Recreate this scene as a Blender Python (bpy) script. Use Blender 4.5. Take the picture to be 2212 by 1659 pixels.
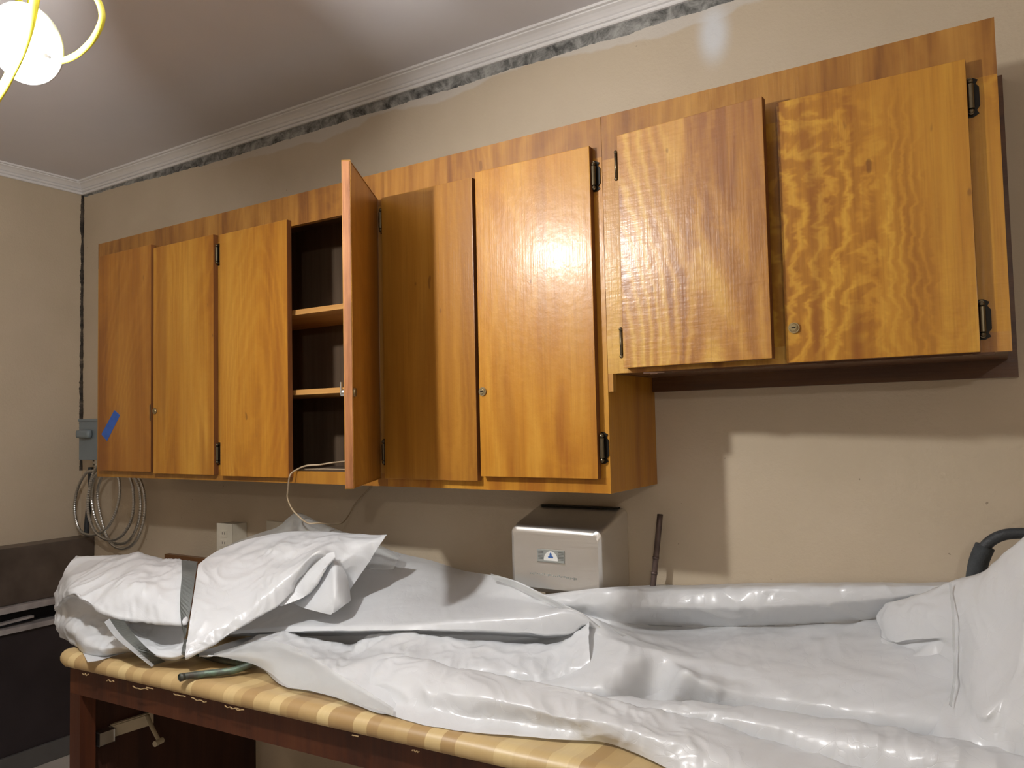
import bpy, bmesh, math, random
from mathutils import Vector, Matrix, noise
S = bpy.context.scene
for o in list(bpy.data.objects): bpy.data.objects.remove(o)

# ---------------- camera ----------------
CR = Vector((0.84525931, 0.53390351, -0.02199397))
CU = Vector((0.04530015, -0.0305847, 0.99850512))
CF = Vector((-0.53243271, 0.84499208, 0.05003791))
CP = Vector((4.04416219, -2.20026990, 1.56)); FPX = 1662.53
cam = bpy.data.cameras.new('camera'); camo = bpy.data.objects.new('camera', cam)
S.collection.objects.link(camo); S.camera = camo
camo.matrix_world = Matrix(((CR.x, CU.x, -CF.x, CP.x), (CR.y, CU.y, -CF.y, CP.y), (CR.z, CU.z, -CF.z, CP.z), (0, 0, 0, 1)))
cam.sensor_width = 36.0; cam.lens = FPX / 2212 * 36; cam.clip_start = 0.02
S.view_settings.view_transform = 'Standard'; S.view_settings.look = 'None'
S.view_settings.gamma = 1; S.view_settings.use_curve_mapping = False
S.view_settings.exposure = 1.52
LAMP = Vector((2.344, -1.399, 2.380))

# ---------------- world and lights ----------------
w = bpy.data.worlds.new('world'); S.world = w; w.use_nodes = True
w.node_tree.nodes['Background'].inputs[0].default_value = (0.9, 0.95, 1.0, 1)
w.node_tree.nodes['Background'].inputs[1].default_value = 0.03
def point(name, loc, power, col, r):
    l = bpy.data.lights.new(name, 'POINT'); l.energy = power; l.color = col; l.shadow_soft_size = r
    o = bpy.data.objects.new(name, l); S.collection.objects.link(o); o.location = loc; return o
# the hanging lamp and the added fill lamp shine from their own bulbs (see the work_or_fill_lamp builders at the end)
BULB, BULB_FILL = 430, 330

# ---------------- helpers ----------------
C = S.collection
def at(px, py, y=None, z=None, x=None):
    d = CF + (px - 1106) / FPX * CR + (829.5 - py) / FPX * CU
    if y is not None: t = (y - CP.y) / d.y
    elif z is not None: t = (z - CP.z) / d.z
    else: t = (x - CP.x) / d.x
    return CP + d * t
def bx(bm, x0, x1, y0, y1, z0, z1, bev=0):
    r = bmesh.ops.create_cube(bm, size=1); vs = r['verts']
    for v in vs:
        v.co = Vector(((x0 + x1) / 2 + v.co.x * (x1 - x0), (y0 + y1) / 2 + v.co.y * (y1 - y0), (z0 + z1) / 2 + v.co.z * (z1 - z0)))
    if bev:
        es = set(e for v in vs for e in v.link_edges)
        bmesh.ops.bevel(bm, geom=list(es), offset=bev, segments=2, affect='EDGES', profile=0.7)
    return bm
def box(*a, **k): return bx(bmesh.new(), *a, **k)
def cyl(bm, p, q, r, n=20, r2=None):
    p, q = Vector(p), Vector(q); d = q - p
    res = bmesh.ops.create_cone(bm, cap_ends=True, segments=n, radius1=r, radius2=r if r2 is None else r2, depth=d.length)
    M = Matrix.Translation((p + q) / 2) @ d.to_track_quat('Z', 'Y').to_matrix().to_4x4()
    for v in res['verts']: v.co = M @ v.co
    return bm
def smooth_pts(pts, n=6):
    pts = [Vector(p) for p in pts]; out = []
    for i in range(len(pts) - 1):
        p0 = pts[max(i - 1, 0)]; p1 = pts[i]; p2 = pts[i + 1]; p3 = pts[min(i + 2, len(pts) - 1)]
        for k in range(n):
            t = k / n
            out.append(0.5 * ((2 * p1) + (p2 - p0) * t + (2 * p0 - 5 * p1 + 4 * p2 - p3) * t * t + (3 * p1 - p0 - 3 * p2 + p3) * t ** 3))
    out.append(pts[-1]); return out
def tube(bm, pts, r, n=12, sub=6, ribs=0, flat=1.0, close=True):
    P = smooth_pts(pts, sub) if sub > 1 else [Vector(p) for p in pts]
    rings = []; prev = None; L = 0
    for i, p in enumerate(P):
        t = (P[min(i + 1, len(P) - 1)] - P[max(i - 1, 0)]).normalized()
        if prev is None:
            a = Vector((0, 0, 1)) if abs(t.z) < 0.9 else Vector((0, 1, 0)); u = t.cross(a).normalized()
        else: u = (prev - t * prev.dot(t)).normalized()
        prev = u; v = t.cross(u)
        rr = r * (1 - 0.16 * (i % 2)) if ribs else r
        rings.append([bm.verts.new(p + u * rr * math.cos(2 * math.pi * k / n) + v * rr * flat * math.sin(2 * math.pi * k / n)) for k in range(n)])
    for a, b in zip(rings, rings[1:]):
        for k in range(n): bm.faces.new((a[k], a[(k + 1) % n], b[(k + 1) % n], b[k]))
    if close:
        bm.faces.new(rings[0][::-1]); bm.faces.new(rings[-1])
    return bm
def resample_len(pts, step):
    P = smooth_pts(pts, 20); out = [P[0]]; acc = 0
    for a, b in zip(P, P[1:]):
        acc += (b - a).length
        if acc >= step: out.append(b); acc = 0
    return out
def obj(name, bm, m, parent=None, smooth=False, label=None):
    bmesh.ops.recalc_face_normals(bm, faces=bm.faces[:])
    me = bpy.data.meshes.new(name); bm.to_mesh(me); bm.free()
    if smooth:
        for p in me.polygons: p.use_smooth = True
    if m: me.materials.append(m)
    o = bpy.data.objects.new(name, me); C.objects.link(o)
    if parent:
        o.parent = parent; o.matrix_parent_inverse = Matrix.Translation(-Vector(parent.location)) if not getattr(parent, 'rot_done', 0) else Matrix()
    if label: o['label'] = label
    return o
def child(name, bm, m, parent, **k):
    # the mesh is given in world coordinates; parent has no rotation while building
    o = obj(name, bm, m, None, **k); o.parent = parent; return o
def tag(o, label, cat, group=None):
    o['label'] = label; o['category'] = cat
    if group: o['group'] = group
    return o
def thing(name, label, cat, loc, group=None):
    o = bpy.data.objects.new(name, None); C.objects.link(o); o.location = (0, 0, 0)
    o['base'] = list(loc); o.empty_display_size = 0.05
    return tag(o, label, cat, group)
def struct(name, bm, m, **k):
    o = obj(name, bm, m, None, **k); o['kind'] = 'structure'; return o

# ---------------- materials ----------------
def mat(name):
    m = bpy.data.materials.new(name); m.use_nodes = True; nt = m.node_tree
    return m, nt, nt.nodes['Principled BSDF']
def N(nt, t, **k):
    n = nt.nodes.new(t)
    for a, b in k.items():
        if a in n.inputs.keys(): n.inputs[a].default_value = b
        else: setattr(n, a, b)
    return n
def ramp(nt, fac, stops):
    r = nt.nodes.new('ShaderNodeValToRGB'); e = r.color_ramp.elements
    while len(e) < len(stops): e.new(0.5)
    for i, (p, c) in enumerate(stops): e[i].position = p; e[i].color = (*c, 1) if len(c) == 3 else c
    nt.links.new(fac, r.inputs[0]); return r
def mix(nt, f, a, b, mode='MIX'):
    n = nt.nodes.new('ShaderNodeMix'); n.data_type = 'RGBA'; n.blend_type = mode
    for i, v in ((0, f), (6, a), (7, b)):
        if hasattr(v, 'links') or hasattr(v, 'is_output'): nt.links.new(v, n.inputs[i])
        else: n.inputs[i].default_value = v if i == 0 else (*v, 1)
    return n.outputs[2]
def mth(nt, op, a, b=0.0, c=None):
    n = nt.nodes.new('ShaderNodeMath'); n.operation = op
    for i, v in enumerate((a, b) if c is None else (a, b, c)):
        if hasattr(v, 'links'): nt.links.new(v, n.inputs[i])
        else: n.inputs[i].default_value = v
    return n.outputs[0]
def sstep(nt, v, a, b):
    n = nt.nodes.new('ShaderNodeMapRange'); n.interpolation_type = 'SMOOTHSTEP'
    nt.links.new(v, n.inputs[0]); n.inputs[1].default_value = a; n.inputs[2].default_value = b; return n.outputs[0]
def coords(nt, scale=(1, 1, 1), loc=(0, 0, 0), rnd=0.0, kind='Object'):
    tc = nt.nodes.new('ShaderNodeTexCoord'); mp = nt.nodes.new('ShaderNodeMapping')
    mp.inputs['Scale'].default_value = scale; mp.inputs['Location'].default_value = loc
    src = tc.outputs[kind]
    if rnd:
        oi = nt.nodes.new('ShaderNodeObjectInfo'); ad = nt.nodes.new('ShaderNodeVectorMath'); ad.operation = 'MULTIPLY_ADD'
        cb = nt.nodes.new('ShaderNodeCombineXYZ')
        for i in range(3): nt.links.new(oi.outputs['Random'], cb.inputs[i])
        nt.links.new(cb.outputs[0], ad.inputs[0]); ad.inputs[1].default_value = (rnd, rnd * 1.7, rnd * 0.6); nt.links.new(src, ad.inputs[2]); src = ad.outputs[0]
    nt.links.new(src, mp.inputs[0]); return mp.outputs[0], tc
def noi(nt, vec, scale, detail=3, rough=0.5, dist=0.0):
    n = nt.nodes.new('ShaderNodeTexNoise'); nt.links.new(vec, n.inputs['Vector'])
    n.inputs['Scale'].default_value = scale; n.inputs['Detail'].default_value = detail
    n.inputs['Roughness'].default_value = rough; n.inputs['Distortion'].default_value = dist; return n.outputs[0]
def bump(nt, h, bs, strength=0.3, dist=0.01):
    b = nt.nodes.new('ShaderNodeBump'); b.inputs['Strength'].default_value = strength; b.inputs['Distance'].default_value = dist
    nt.links.new(h, b.inputs['Height']); nt.links.new(b.outputs[0], bs.inputs['Normal'])
def plain(name, col, rough=0.6, metal=0.0, var=0.12, scale=8, bmp=0.0):
    m, nt, b = mat(name); v, _ = coords(nt)
    n = noi(nt, v, scale, 4)
    r = ramp(nt, n, [(0.3, [c * (1 - var) for c in col]), (0.7, [min(1, c * (1 + var)) for c in col])])
    nt.links.new(r.outputs[0], b.inputs['Base Color']); b.inputs['Roughness'].default_value = rough; b.inputs['Metallic'].default_value = metal
    if bmp: bump(nt, noi(nt, v, scale * 12, 3), b, bmp, 0.003)
    return m
def wood(name, lo, mid, hi, streak=1.0, fig=0.0, rough=0.36, coat=0.2, wav=0.25, seed=0.0, band=4.0, dark=0.5, horizontal=False, ripple=0.0):
    """plywood veneer: long streaks up the board, heart bands, fine pores, varnish"""
    m, nt, b = mat(name)
    H = horizontal
    v, tc = coords(nt, (1, 1, .09) if not H else (.09, 1, 1), (seed, seed, seed), 13.0)
    vf, _ = coords(nt, (1, 1, 1.4), (seed, 0, seed), 13.0)
    v3, _ = coords(nt, (1, 1, .018) if not H else (.018, 1, 1), (seed, 0, 0), 13.0)
    n1 = noi(nt, v, 11 * streak, 4, .6, .3)
    n2 = noi(nt, v, 3.0, 2, .5, .5)
    n3 = noi(nt, v3, 190, 3, .6)
    n4 = noi(nt, v3, 55, 3, .6)
    big = noi(nt, v, 6.5, 2, .5, .6)
    vb, _ = coords(nt, (1.0, 1, .30) if not H else (.3, 1, 1), (seed, 0, 0), 13.0)
    body = noi(nt, vb, 2.4, 1, .4, .35)
    wob = noi(nt, vf, 13, 3, .6, .4)
    arg = mth(nt, 'ADD', mth(nt, 'MULTIPLY', body, 1.0), mth(nt, 'MULTIPLY', wob, .035 + .05 * ripple))
    ring = mth(nt, 'SINE', mth(nt, 'MULTIPLY', arg, 120.0 + 10 * band))
    ring = mth(nt, 'MULTIPLY_ADD', ring, .5, .5); ring = mth(nt, 'POWER', ring, 1.8)
    # rings only show where the figure opens up
    msk = sstep(nt, noi(nt, vb, 3.3, 1, .4), .40, .62)
    s_ = mth(nt, 'ADD', mth(nt, 'MULTIPLY', n1, .55), mth(nt, 'MULTIPLY', n2, .35))
    s_ = mth(nt, 'ADD', s_, mth(nt, 'MULTIPLY', mth(nt, 'MULTIPLY', ring, msk), .05 + .20 * fig))
    s_ = mth(nt, 'ADD', s_, mth(nt, 'MULTIPLY', n4, .10))
    r = ramp(nt, s_, [(.40, lo), (.51, mid), (.67, hi)])
    pores = sstep(nt, n3, .42, .78)
    c1 = mix(nt, mth(nt, 'MULTIPLY', pores, .20), r.outputs[0], [c * .5 for c in lo])
    db = sstep(nt, big, .56, .68)
    c2 = mix(nt, mth(nt, 'MULTIPLY', db, dark), c1, [lo[0] * .66, lo[1] * .52, lo[2] * .7])
    vk, _ = coords(nt, (1, 1, .5), (seed, 0, 0), 5.0)
    kn = mth(nt, 'SUBTRACT', 1.0, sstep(nt, noi(nt, vk, 34, 1, .3), .17, .22))
    c2 = mix(nt, mth(nt, 'MULTIPLY', kn, .55), c2, [.13, .05, .012])
    nt.links.new(c2, b.inputs['Base Color'])
    b.inputs['Roughness'].default_value = rough
    b.inputs['Specular IOR Level'].default_value = .38
    b.inputs['Coat Weight'].default_value = coat * .7; b.inputs['Coat Roughness'].default_value = .18
    vw, _ = coords(nt, (1, 1, 1), (seed, 0, 0))
    h = mth(nt, 'ADD', mth(nt, 'MULTIPLY', noi(nt, vw, 42, 3, .55), wav), mth(nt, 'MULTIPLY', n3, .22))
    if ripple or fig:
        vr, _ = coords(nt, (.35, 1, 2.4), (seed, 0, 0)); h = mth(nt, 'ADD', h, mth(nt, 'MULTIPLY', noi(nt, vr, 38, 2, .5), wav * .8))
    bp_ = nt.nodes.new('ShaderNodeBump'); bp_.inputs['Strength'].default_value = .55; bp_.inputs['Distance'].default_value = .003
    nt.links.new(h, bp_.inputs['Height']); nt.links.new(bp_.outputs[0], b.inputs['Normal']); nt.links.new(bp_.outputs[0], b.inputs['Coat Normal'])
    return m
W_gold = wood('golden_veneer', (.27, .108, .014), (.37, .165, .021), (.48, .24, .038), streak=.8, wav=.3, dark=.28)
W_gold2 = wood('golden_veneer_streaked', (.33, .120, .012), (.45, .195, .019), (.57, .29, .040), streak=1.0, wav=.35, seed=3.0, dark=.38)
W_red1 = wood('reddish_golden_veneer', (.26, .092, .013), (.36, .140, .018), (.47, .215, .032), streak=.9, wav=.3, seed=9.0, dark=.35)
W_fig = wood('figured_veneer', (.27, .105, .024), (.44, .205, .038), (.60, .345, .070), streak=1.3, fig=.45, wav=.42, seed=7.0, dark=.85)
W_fig2 = wood('wavy_figured_veneer', (.30, .115, .013), (.45, .205, .022), (.60, .325, .040), streak=1.1, fig=.62, wav=.3, seed=21.0, dark=.9, ripple=1.2)
W_rail = wood('rail_veneer', (.20, .078, .016), (.33, .145, .026), (.47, .24, .048), streak=1.5, wav=.3, seed=11.0, dark=.6)
W_dark = wood('shaded_panel_wood', (.022, .007, .004), (.034, .010, .005), (.05, .016, .007), streak=1, wav=.2, coat=0, rough=.6)  # base wood darkened: the shade under the counter is put into the colour
W_dkedge = wood('dark_door_edge', (.13, .045, .012), (.19, .07, .018), (.26, .10, .026), streak=2, wav=.2, seed=2.0, coat=0, rough=.6)  # door edges darker than the door faces
W_edge = wood('door_edge_wood', (.24, .09, .030), (.36, .145, .050), (.46, .21, .075), streak=5.0, wav=0.3, seed=5.0, coat=0.1, rough=.5)
W_in = wood('carcass_inside', (.10, .065, .040), (.14, .095, .06), (.18, .125, .08), streak=1.0, wav=0.2, coat=0, rough=.7, dark=0.2)
W_shelf = wood('shelf_wood', (.40, .19, .05), (.52, .27, .08), (.62, .36, .12), streak=1.0, wav=0.2, coat=0.1, rough=.5, horizontal=True, dark=0.1)
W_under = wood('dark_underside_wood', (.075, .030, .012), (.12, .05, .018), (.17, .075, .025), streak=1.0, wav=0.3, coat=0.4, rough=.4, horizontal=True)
W_red = wood('red_brown_base_wood', (.045, .012, .005), (.075, .020, .007), (.10, .030, .010), streak=1.2, wav=0.3, coat=0.2, rough=.45)
BLK = plain('black_iron', (.02, .018, .015), .4, .8)
HNG = plain('aged_brass_dark', (.16, .13, .08), .35, .9)
BRS = plain('worn_brass', (.42, .34, .19), .35, .9)
CHR = plain('zinc_metal', (.55, .55, .53), .3, 1.0)
IVO = plain('ivory_plastic', (.62, .58, .48), .4)
CRD = plain('beige_cord', (.40, .31, .20), .5)
BLU = plain('blue_masking_tape', (.035, .12, .48), .7, 0, .08, 40)
BOXG = plain('grey_box_paint', (.19, .23, .25), .45, 0, .05)
HOSE = plain('dark_rubber', (.035, .04, .045), .55, 0, .5, 25, 0.4)
YEL = plain('yellow_cord', (.78, .72, .06), .4, 0, .04)
POR = plain('white_porcelain', (.62, .65, .64), .2, 0, .02)
STAIN = plain('dirty_steel', (.16, .13, .11), .42, .7, .35, 5)
GAPB = plain('gap_shade', (.012, .012, .014), .8)  # near-black colour stands in for the shade inside the gap
RIM = plain('pale_steel_rim', (.36, .33, .32), .5, .2, .25, 12)
DKB = plain('dark_enamel', (.026, .020, .022), .45, 0, .3, 4)
CREAM = plain('cream_paint', (.42, .36, .25), .45, 0, .15)
PASTE = plain('dried_adhesive', (.36, .25, .12), .8, 0, .2, 40)
PIPE = plain('rusty_pipe', (.12, .085, .075), .45, .6, .4, 14)
def wall_mat(name, mode):
    m, nt, b = mat(name); v, tc = coords(nt)
    col = (.50, .425, .315)
    n = noi(nt, v, 3.0, 4, .6); r = ramp(nt, n, [(.3, (.50, .415, .30)), (.7, (.545, .455, .335))])
    c = r.outputs[0]
    sx = nt.nodes.new('ShaderNodeSeparateXYZ'); nt.links.new(tc.outputs['Object'], sx.inputs[0])
    X, Y, Z = sx.outputs
    vs, _ = coords(nt, (1, 1, 1)); nn = noi(nt, vs, 5, 8, .75); nl = noi(nt, v, 2.0, 3, .5)
    if mode == 'back':
        # cement strip left bare under the crown moulding, with a ragged lower edge
        widen = sstep(nt, X, 0.0, 1.2)
        zb = mth(nt, 'SUBTRACT', 2.800, mth(nt, 'MULTIPLY', widen, 0.030))
        zb = mth(nt, 'ADD', zb, mth(nt, 'MULTIPLY', mth(nt, 'SUBTRACT', nn, .5), 0.04))
        band = mth(nt, 'GREATER_THAN', Z, zb)
        wz = mth(nt, 'ADD', mth(nt, 'SUBTRACT', zb, 0.045), mth(nt, 'MULTIPLY', mth(nt, 'SUBTRACT', nl, .5), .22))
        plas = sstep(nt, mth(nt, 'SUBTRACT', Z, wz), 0.0, 0.012)
        plas = mth(nt, 'MULTIPLY', plas, mth(nt, 'MULTIPLY', sstep(nt, X, 0.9, 1.6), .55))
        c = mix(nt, plas, c, (.60, .585, .56))
        # skim patch of white filler
        dx = mth(nt, 'DIVIDE', mth(nt, 'SUBTRACT', X, 3.385), .055); dz = mth(nt, 'DIVIDE', mth(nt, 'SUBTRACT', Z, 2.69), .10)
        dd = mth(nt, 'SQRT', mth(nt, 'ADD', mth(nt, 'MULTIPLY', dx, dx), mth(nt, 'MULTIPLY', dz, dz)))
        pt = mth(nt, 'SUBTRACT', 1.0, sstep(nt, mth(nt, 'ADD', dd, mth(nt, 'MULTIPLY', nl, .5)), 0.5, 1.45))
        c = mix(nt, mth(nt, 'MULTIPLY', pt, .85), c, (.66, .69, .72))
        gr = ramp(nt, noi(nt, v, 16, 6, .7, .5), [(.36, (.045, .045, .042)), (.47, (.17, .17, .16)), (.62, (.36, .36, .34))])
        c = mix(nt, band, c, gr.outputs[0])
        sp = noi(nt, v, 60, 1, .3); c = mix(nt, mth(nt, 'MULTIPLY', sstep(nt, sp, .79, .82), .6), c, (.15, .11, .07))
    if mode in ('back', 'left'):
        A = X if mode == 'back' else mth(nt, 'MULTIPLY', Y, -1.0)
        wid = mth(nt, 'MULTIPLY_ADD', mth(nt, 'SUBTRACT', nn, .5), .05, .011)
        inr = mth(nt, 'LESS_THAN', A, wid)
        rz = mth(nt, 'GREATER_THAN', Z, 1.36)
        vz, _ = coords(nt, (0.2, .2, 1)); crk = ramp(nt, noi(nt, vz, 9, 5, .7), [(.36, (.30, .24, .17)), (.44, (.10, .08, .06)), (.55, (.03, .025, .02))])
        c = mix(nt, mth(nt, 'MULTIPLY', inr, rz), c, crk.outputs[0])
    nt.links.new(c, b.inputs['Base Color']); b.inputs['Roughness'].default_value = .62
    bump(nt, mth(nt, 'ADD', noi(nt, v, 90, 4, .6), mth(nt, 'MULTIPLY', noi(nt, v, 14, 3, .5), .6)), b, .35, .004)
    return m
M_back = wall_mat('wall_paint_back', 'back'); M_left = wall_mat('wall_paint_left', 'left'); M_wall = wall_mat('wall_paint', 'plain')
M_ceil = plain('ceiling_paint', (.70, .675, .69), .75, 0, .03, 2, .1)
M_crown = plain('crown_white', (.78, .765, .76), .4, 0, .04, 6)
M_floor = plain('floor_concrete', (.42, .38, .34), .7, 0, .2, 3, .3)
def steel():
    m, nt, b = mat('brushed_steel'); v, _ = coords(nt, (1, 1, 60)); n = noi(nt, v, 6, 3, .5)
    b.inputs['Metallic'].default_value = .85; b.inputs['Base Color'].default_value = (.80, .78, .74, 1)
    r = ramp(nt, n, [(.3, (.30, .30, .30)), (.7, (.42, .42, .42))]); nt.links.new(r.outputs[0], b.inputs['Roughness'])
    bump(nt, n, b, .06, .001); return m
STEEL = steel()
def sheet_mat(name, alpha=0.0, col=(.80, .825, .85)):
    m, nt, b = mat(name); v, _ = coords(nt)
    n = noi(nt, v, 4, 3); r = ramp(nt, n, [(.3, [c * .95 for c in col]), (.7, col)])
    nt.links.new(r.outputs[0], b.inputs['Base Color']); b.inputs['Roughness'].default_value = .33
    b.inputs['Coat Weight'].default_value = .30; b.inputs['Coat Roughness'].default_value = .14; b.inputs['IOR'].default_value = 1.45
    # fine crinkle in the film
    vo = nt.nodes.new('ShaderNodeTexVoronoi'); vo.feature = 'DISTANCE_TO_EDGE'; vo.inputs['Scale'].default_value = 9
    wv, _ = coords(nt, (1, 1, 1)); add = nt.nodes.new('ShaderNodeVectorMath'); add.operation = 'ADD'
    nz = nt.nodes.new('ShaderNodeTexNoise'); nz.inputs['Scale'].default_value = 5; nt.links.new(wv, nz.inputs['Vector'])
    nt.links.new(wv, add.inputs[0]); nt.links.new(nz.outputs['Color'], add.inputs[1]); nt.links.new(add.outputs[0], vo.inputs['Vector'])
    rg = mth(nt, 'ABSOLUTE', mth(nt, 'SUBTRACT', noi(nt, v, 7, 2, .5, .8), .5))
    h = mth(nt, 'ADD', mth(nt, 'MULTIPLY', rg, .9), mth(nt, 'MULTIPLY', sstep(nt, vo.outputs[0], 0.0, 0.03), .05))
    bump(nt, h, b, .35, .012)
    tr = nt.nodes.new('ShaderNodeBsdfTranslucent'); tr.inputs[0].default_value = (.78, .80, .82, 1)
    mx = nt.nodes.new('ShaderNodeMixShader'); mx.inputs[0].default_value = .22
    out = nt.nodes['Material Output']; nt.links.new(b.outputs[0], mx.inputs[1]); nt.links.new(tr.outputs[0], mx.inputs[2])
    last = mx.outputs[0]
    if alpha:
        tp = nt.nodes.new('ShaderNodeBsdfTransparent'); m2 = nt.nodes.new('ShaderNodeMixShader'); m2.inputs[0].default_value = alpha
        nt.links.new(last, m2.inputs[1]); nt.links.new(tp.outputs[0], m2.inputs[2]); last = m2.outputs[0]
    nt.links.new(last, out.inputs[0]); return m
SHT = sheet_mat('white_plastic_film'); SHT_THIN = sheet_mat('clearer_film', .45, (.62, .64, .63))
TAPE = plain('grey_duct_tape', (.27, .29, .28), .38, .15, .12, 18, .2)
def laminate():
    m, nt, b = mat('butcher_block_laminate'); v, _ = coords(nt, (1, 0.0, 0.0))
    # strips run front to back, each its own tone
    vn = nt.nodes.new('ShaderNodeTexVoronoi'); vn.voronoi_dimensions = '1D'; vn.inputs['Scale'].default_value = 24
    tc = nt.nodes.new('ShaderNodeTexCoord'); sx = nt.nodes.new('ShaderNodeSeparateXYZ'); nt.links.new(tc.outputs['Object'], sx.inputs[0]); nt.links.new(sx.outputs[0], vn.inputs['W'])
    sp = nt.nodes.new('ShaderNodeSeparateXYZ'); nt.links.new(vn.outputs['Color'], sp.inputs[0])
    r = ramp(nt, sp.outputs[0], [(0, (.44, .29, .13)), (.35, (.54, .385, .18)), (.65, (.66, .50, .25)), (1, (.78, .63, .33))])
    vg, _ = coords(nt, (60, 3, 3)); g = noi(nt, vg, 3, 3)
    c = mix(nt, .25, r.outputs[0], [.5, .4, .24], 'MULTIPLY'); c = mix(nt, mth(nt, 'MULTIPLY', g, .22), c, (.34, .23, .12))
    st = noi(nt, coords(nt)[0], 7, 5, .7); c = mix(nt, mth(nt, 'MULTIPLY', sstep(nt, st, .58, .72), .35), c, (.38, .30, .22))
    nt.links.new(c, b.inputs['Base Color']); b.inputs['Roughness'].default_value = .42
    bump(nt, noi(nt, coords(nt)[0], 30, 4, .6), b, .15, .003); return m
LAM = laminate()
def copper():
    m, nt, b = mat('tarnished_copper'); v, _ = coords(nt); n = noi(nt, v, 22, 4, .6)
    r = ramp(nt, n, [(.35, (.07, .06, .05)), (.5, (.09, .11, .09)), (.62, (.13, .20, .15)), (.75, (.22, .16, .11))])
    nt.links.new(r.outputs[0], b.inputs['Base Color']); b.inputs['Roughness'].default_value = .5; b.inputs['Metallic'].default_value = .4; return m
COP = copper()
def emis(name, col, s):
    m, nt, b = mat(name); b.inputs['Base Color'].default_value = (*col, 1); b.inputs['Emission Color'].default_value = (*col, 1); b.inputs['Emission Strength'].default_value = s; return m

# ---------------- the room ----------------
RX, RY, RZ = 6.0, -4.4, 2.87
struct('floor', box(-.1, RX + .1, RY - .1, .1, -.1, 0), M_floor)
struct('ceiling', box(-.1, RX + .1, RY - .1, .1, RZ, RZ + .1), M_ceil)
struct('wall_back', box(-.1, RX + .1, 0, .1, 0, RZ), M_back)
struct('wall_left', box(-.1, 0, RY - .1, 0, 0, RZ), M_left)
struct('wall_right', box(RX, RX + .1, RY - .1, 0, 0, RZ), M_wall)
struct('wall_front', box(0, RX, RY - .1, RY, 0, RZ), M_wall)
PROF = [(0, 0), (.009, 0), (.012, .003), (.012, .009), (.007, .011), (.007, .013), (.014, .015), (.018, .020), (.017, .024), (.012, .026), (.018, .029), (.024, .035), (.033, .042), (.041, .046), (.043, .047), (.043, .051), (.053, .052), (.054, .060), (0, .060)]
def crown(axis):
    bm = bmesh.new(); zc = 2.810; a = []; b = []
    for d, h in PROF:
        if axis == 'x': a.append(bm.verts.new((d, -d, zc + h))); b.append(bm.verts.new((RX, -d, zc + h)))
        else: a.append(bm.verts.new((d, -d, zc + h))); b.append(bm.verts.new((d, RY, zc + h)))
    n = len(PROF)
    for k in range(n): bm.faces.new((a[k], a[(k + 1) % n], b[(k + 1) % n], b[k]))
    bm.faces.new(a); bm.faces.new(b[::-1]); return bm
struct('trim_1', crown('x'), M_crown); struct('trim_2', crown('y'), M_crown)

# ---------------- wall cabinets ----------------
FY = -.33; TH = .022
XL, X1, XR = .732, 3.168, 4.074; ZT, ZB, ZB2 = 2.383, 1.366, 1.684
def hinge(parent, x, z, side, slim=False):
    """butterfly hinge: leaf on the frame, barrel on the door edge; side=+1 frame is on the right"""
    if slim:
        bm = box(x - .0035, x + .0035, FY - .0225, FY, z - .034, z + .034, bev=.001)
        cyl(bm, (x, FY - .022, z - .032), (x, FY - .022, z + .032), .0035, 12)
        for s in (-1, 1): bmesh.ops.create_icosphere(bm, subdivisions=2, radius=.005, matrix=Matrix.Translation((x, FY - .022, z + s * .036)))
        return child('hinge', bm, HNG, parent, smooth=True, label='slim brass hinge')
    bm = bmesh.new(); pts = []
    for dz, dx in ((-.042, .004), (-.036, .014), (-.028, .010), (-.020, .016), (.020, .016), (.028, .010), (.036, .014), (.042, .004)):
        pts.append((x + side * (dx + .004), dz + z))
    pts += [(x - side * .002, z + .042), (x - side * .002, z - .042)]
    a = [bm.verts.new((p[0], FY, p[1])) for p in pts]; b = [bm.verts.new((p[0], FY - .003, p[1])) for p in pts]
    bm.faces.new(a); bm.faces.new(b[::-1])
    for k in range(len(pts)): bm.faces.new((a[k], b[k], b[(k + 1) % len(pts)], a[(k + 1) % len(pts)]))
    h = child('hinge', bm, BLK, parent, label='black iron hinge')
    bm = bmesh.new(); cyl(bm, (x + side * .004, FY - .010, z - .026), (x + side * .004, FY - .010, z + .026), .0065, 16)
    for s in (-1, 1):
        bmesh.ops.create_icosphere(bm, subdivisions=2, radius=.006, matrix=Matrix.Translation((x + side * .004, FY - .010, z + s * .032)))
        cyl(bm, (x + side * .004, FY - .003, z + s * .034), (x + side * .004, FY - .012, z + s * .034), .005, 10)
    child('hinge_barrel', bm, HNG, h, smooth=False)
    return h
def lock(parent, x, z, y=None, mt=None):
    y = FY - TH if y is None else y
    bm = bmesh.new(); cyl(bm, (x, y + .001, z), (x, y - .004, z), .0125, 28); cyl(bm, (x, y - .004, z), (x, y - .006, z), .010, 28, r2=.0085)
    cyl(bm, (x, y - .006, z), (x, y - .0075, z), .0065, 20)
    l = child('lock', bm, mt or BRS, parent, label='round brass cam lock')
    bm = box(x - .0045, x + .0045, y - .0082, y - .0070, z - .0011, z + .0011)
    child('keyhole', bm, BLK, l)
    return l
def edge_mat(d):
    d.data.materials.append(W_dkedge)
    for p in d.data.polygons:
        if abs(p.normal.x) > .5 or abs(p.normal.z) > .5: p.material_index = 1
def door(parent, x0, x1, z0, z1, m, name='door', yaw=0, hx=None, nick=None, tz=0.0):
    bm = box(x0, x1, FY - TH, FY - .0006, z0, z1, bev=.0018)
    if nick:
        for v in bm.verts: pass
    d = child(name, bm, m, parent); edge_mat(d)
    return d
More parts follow.
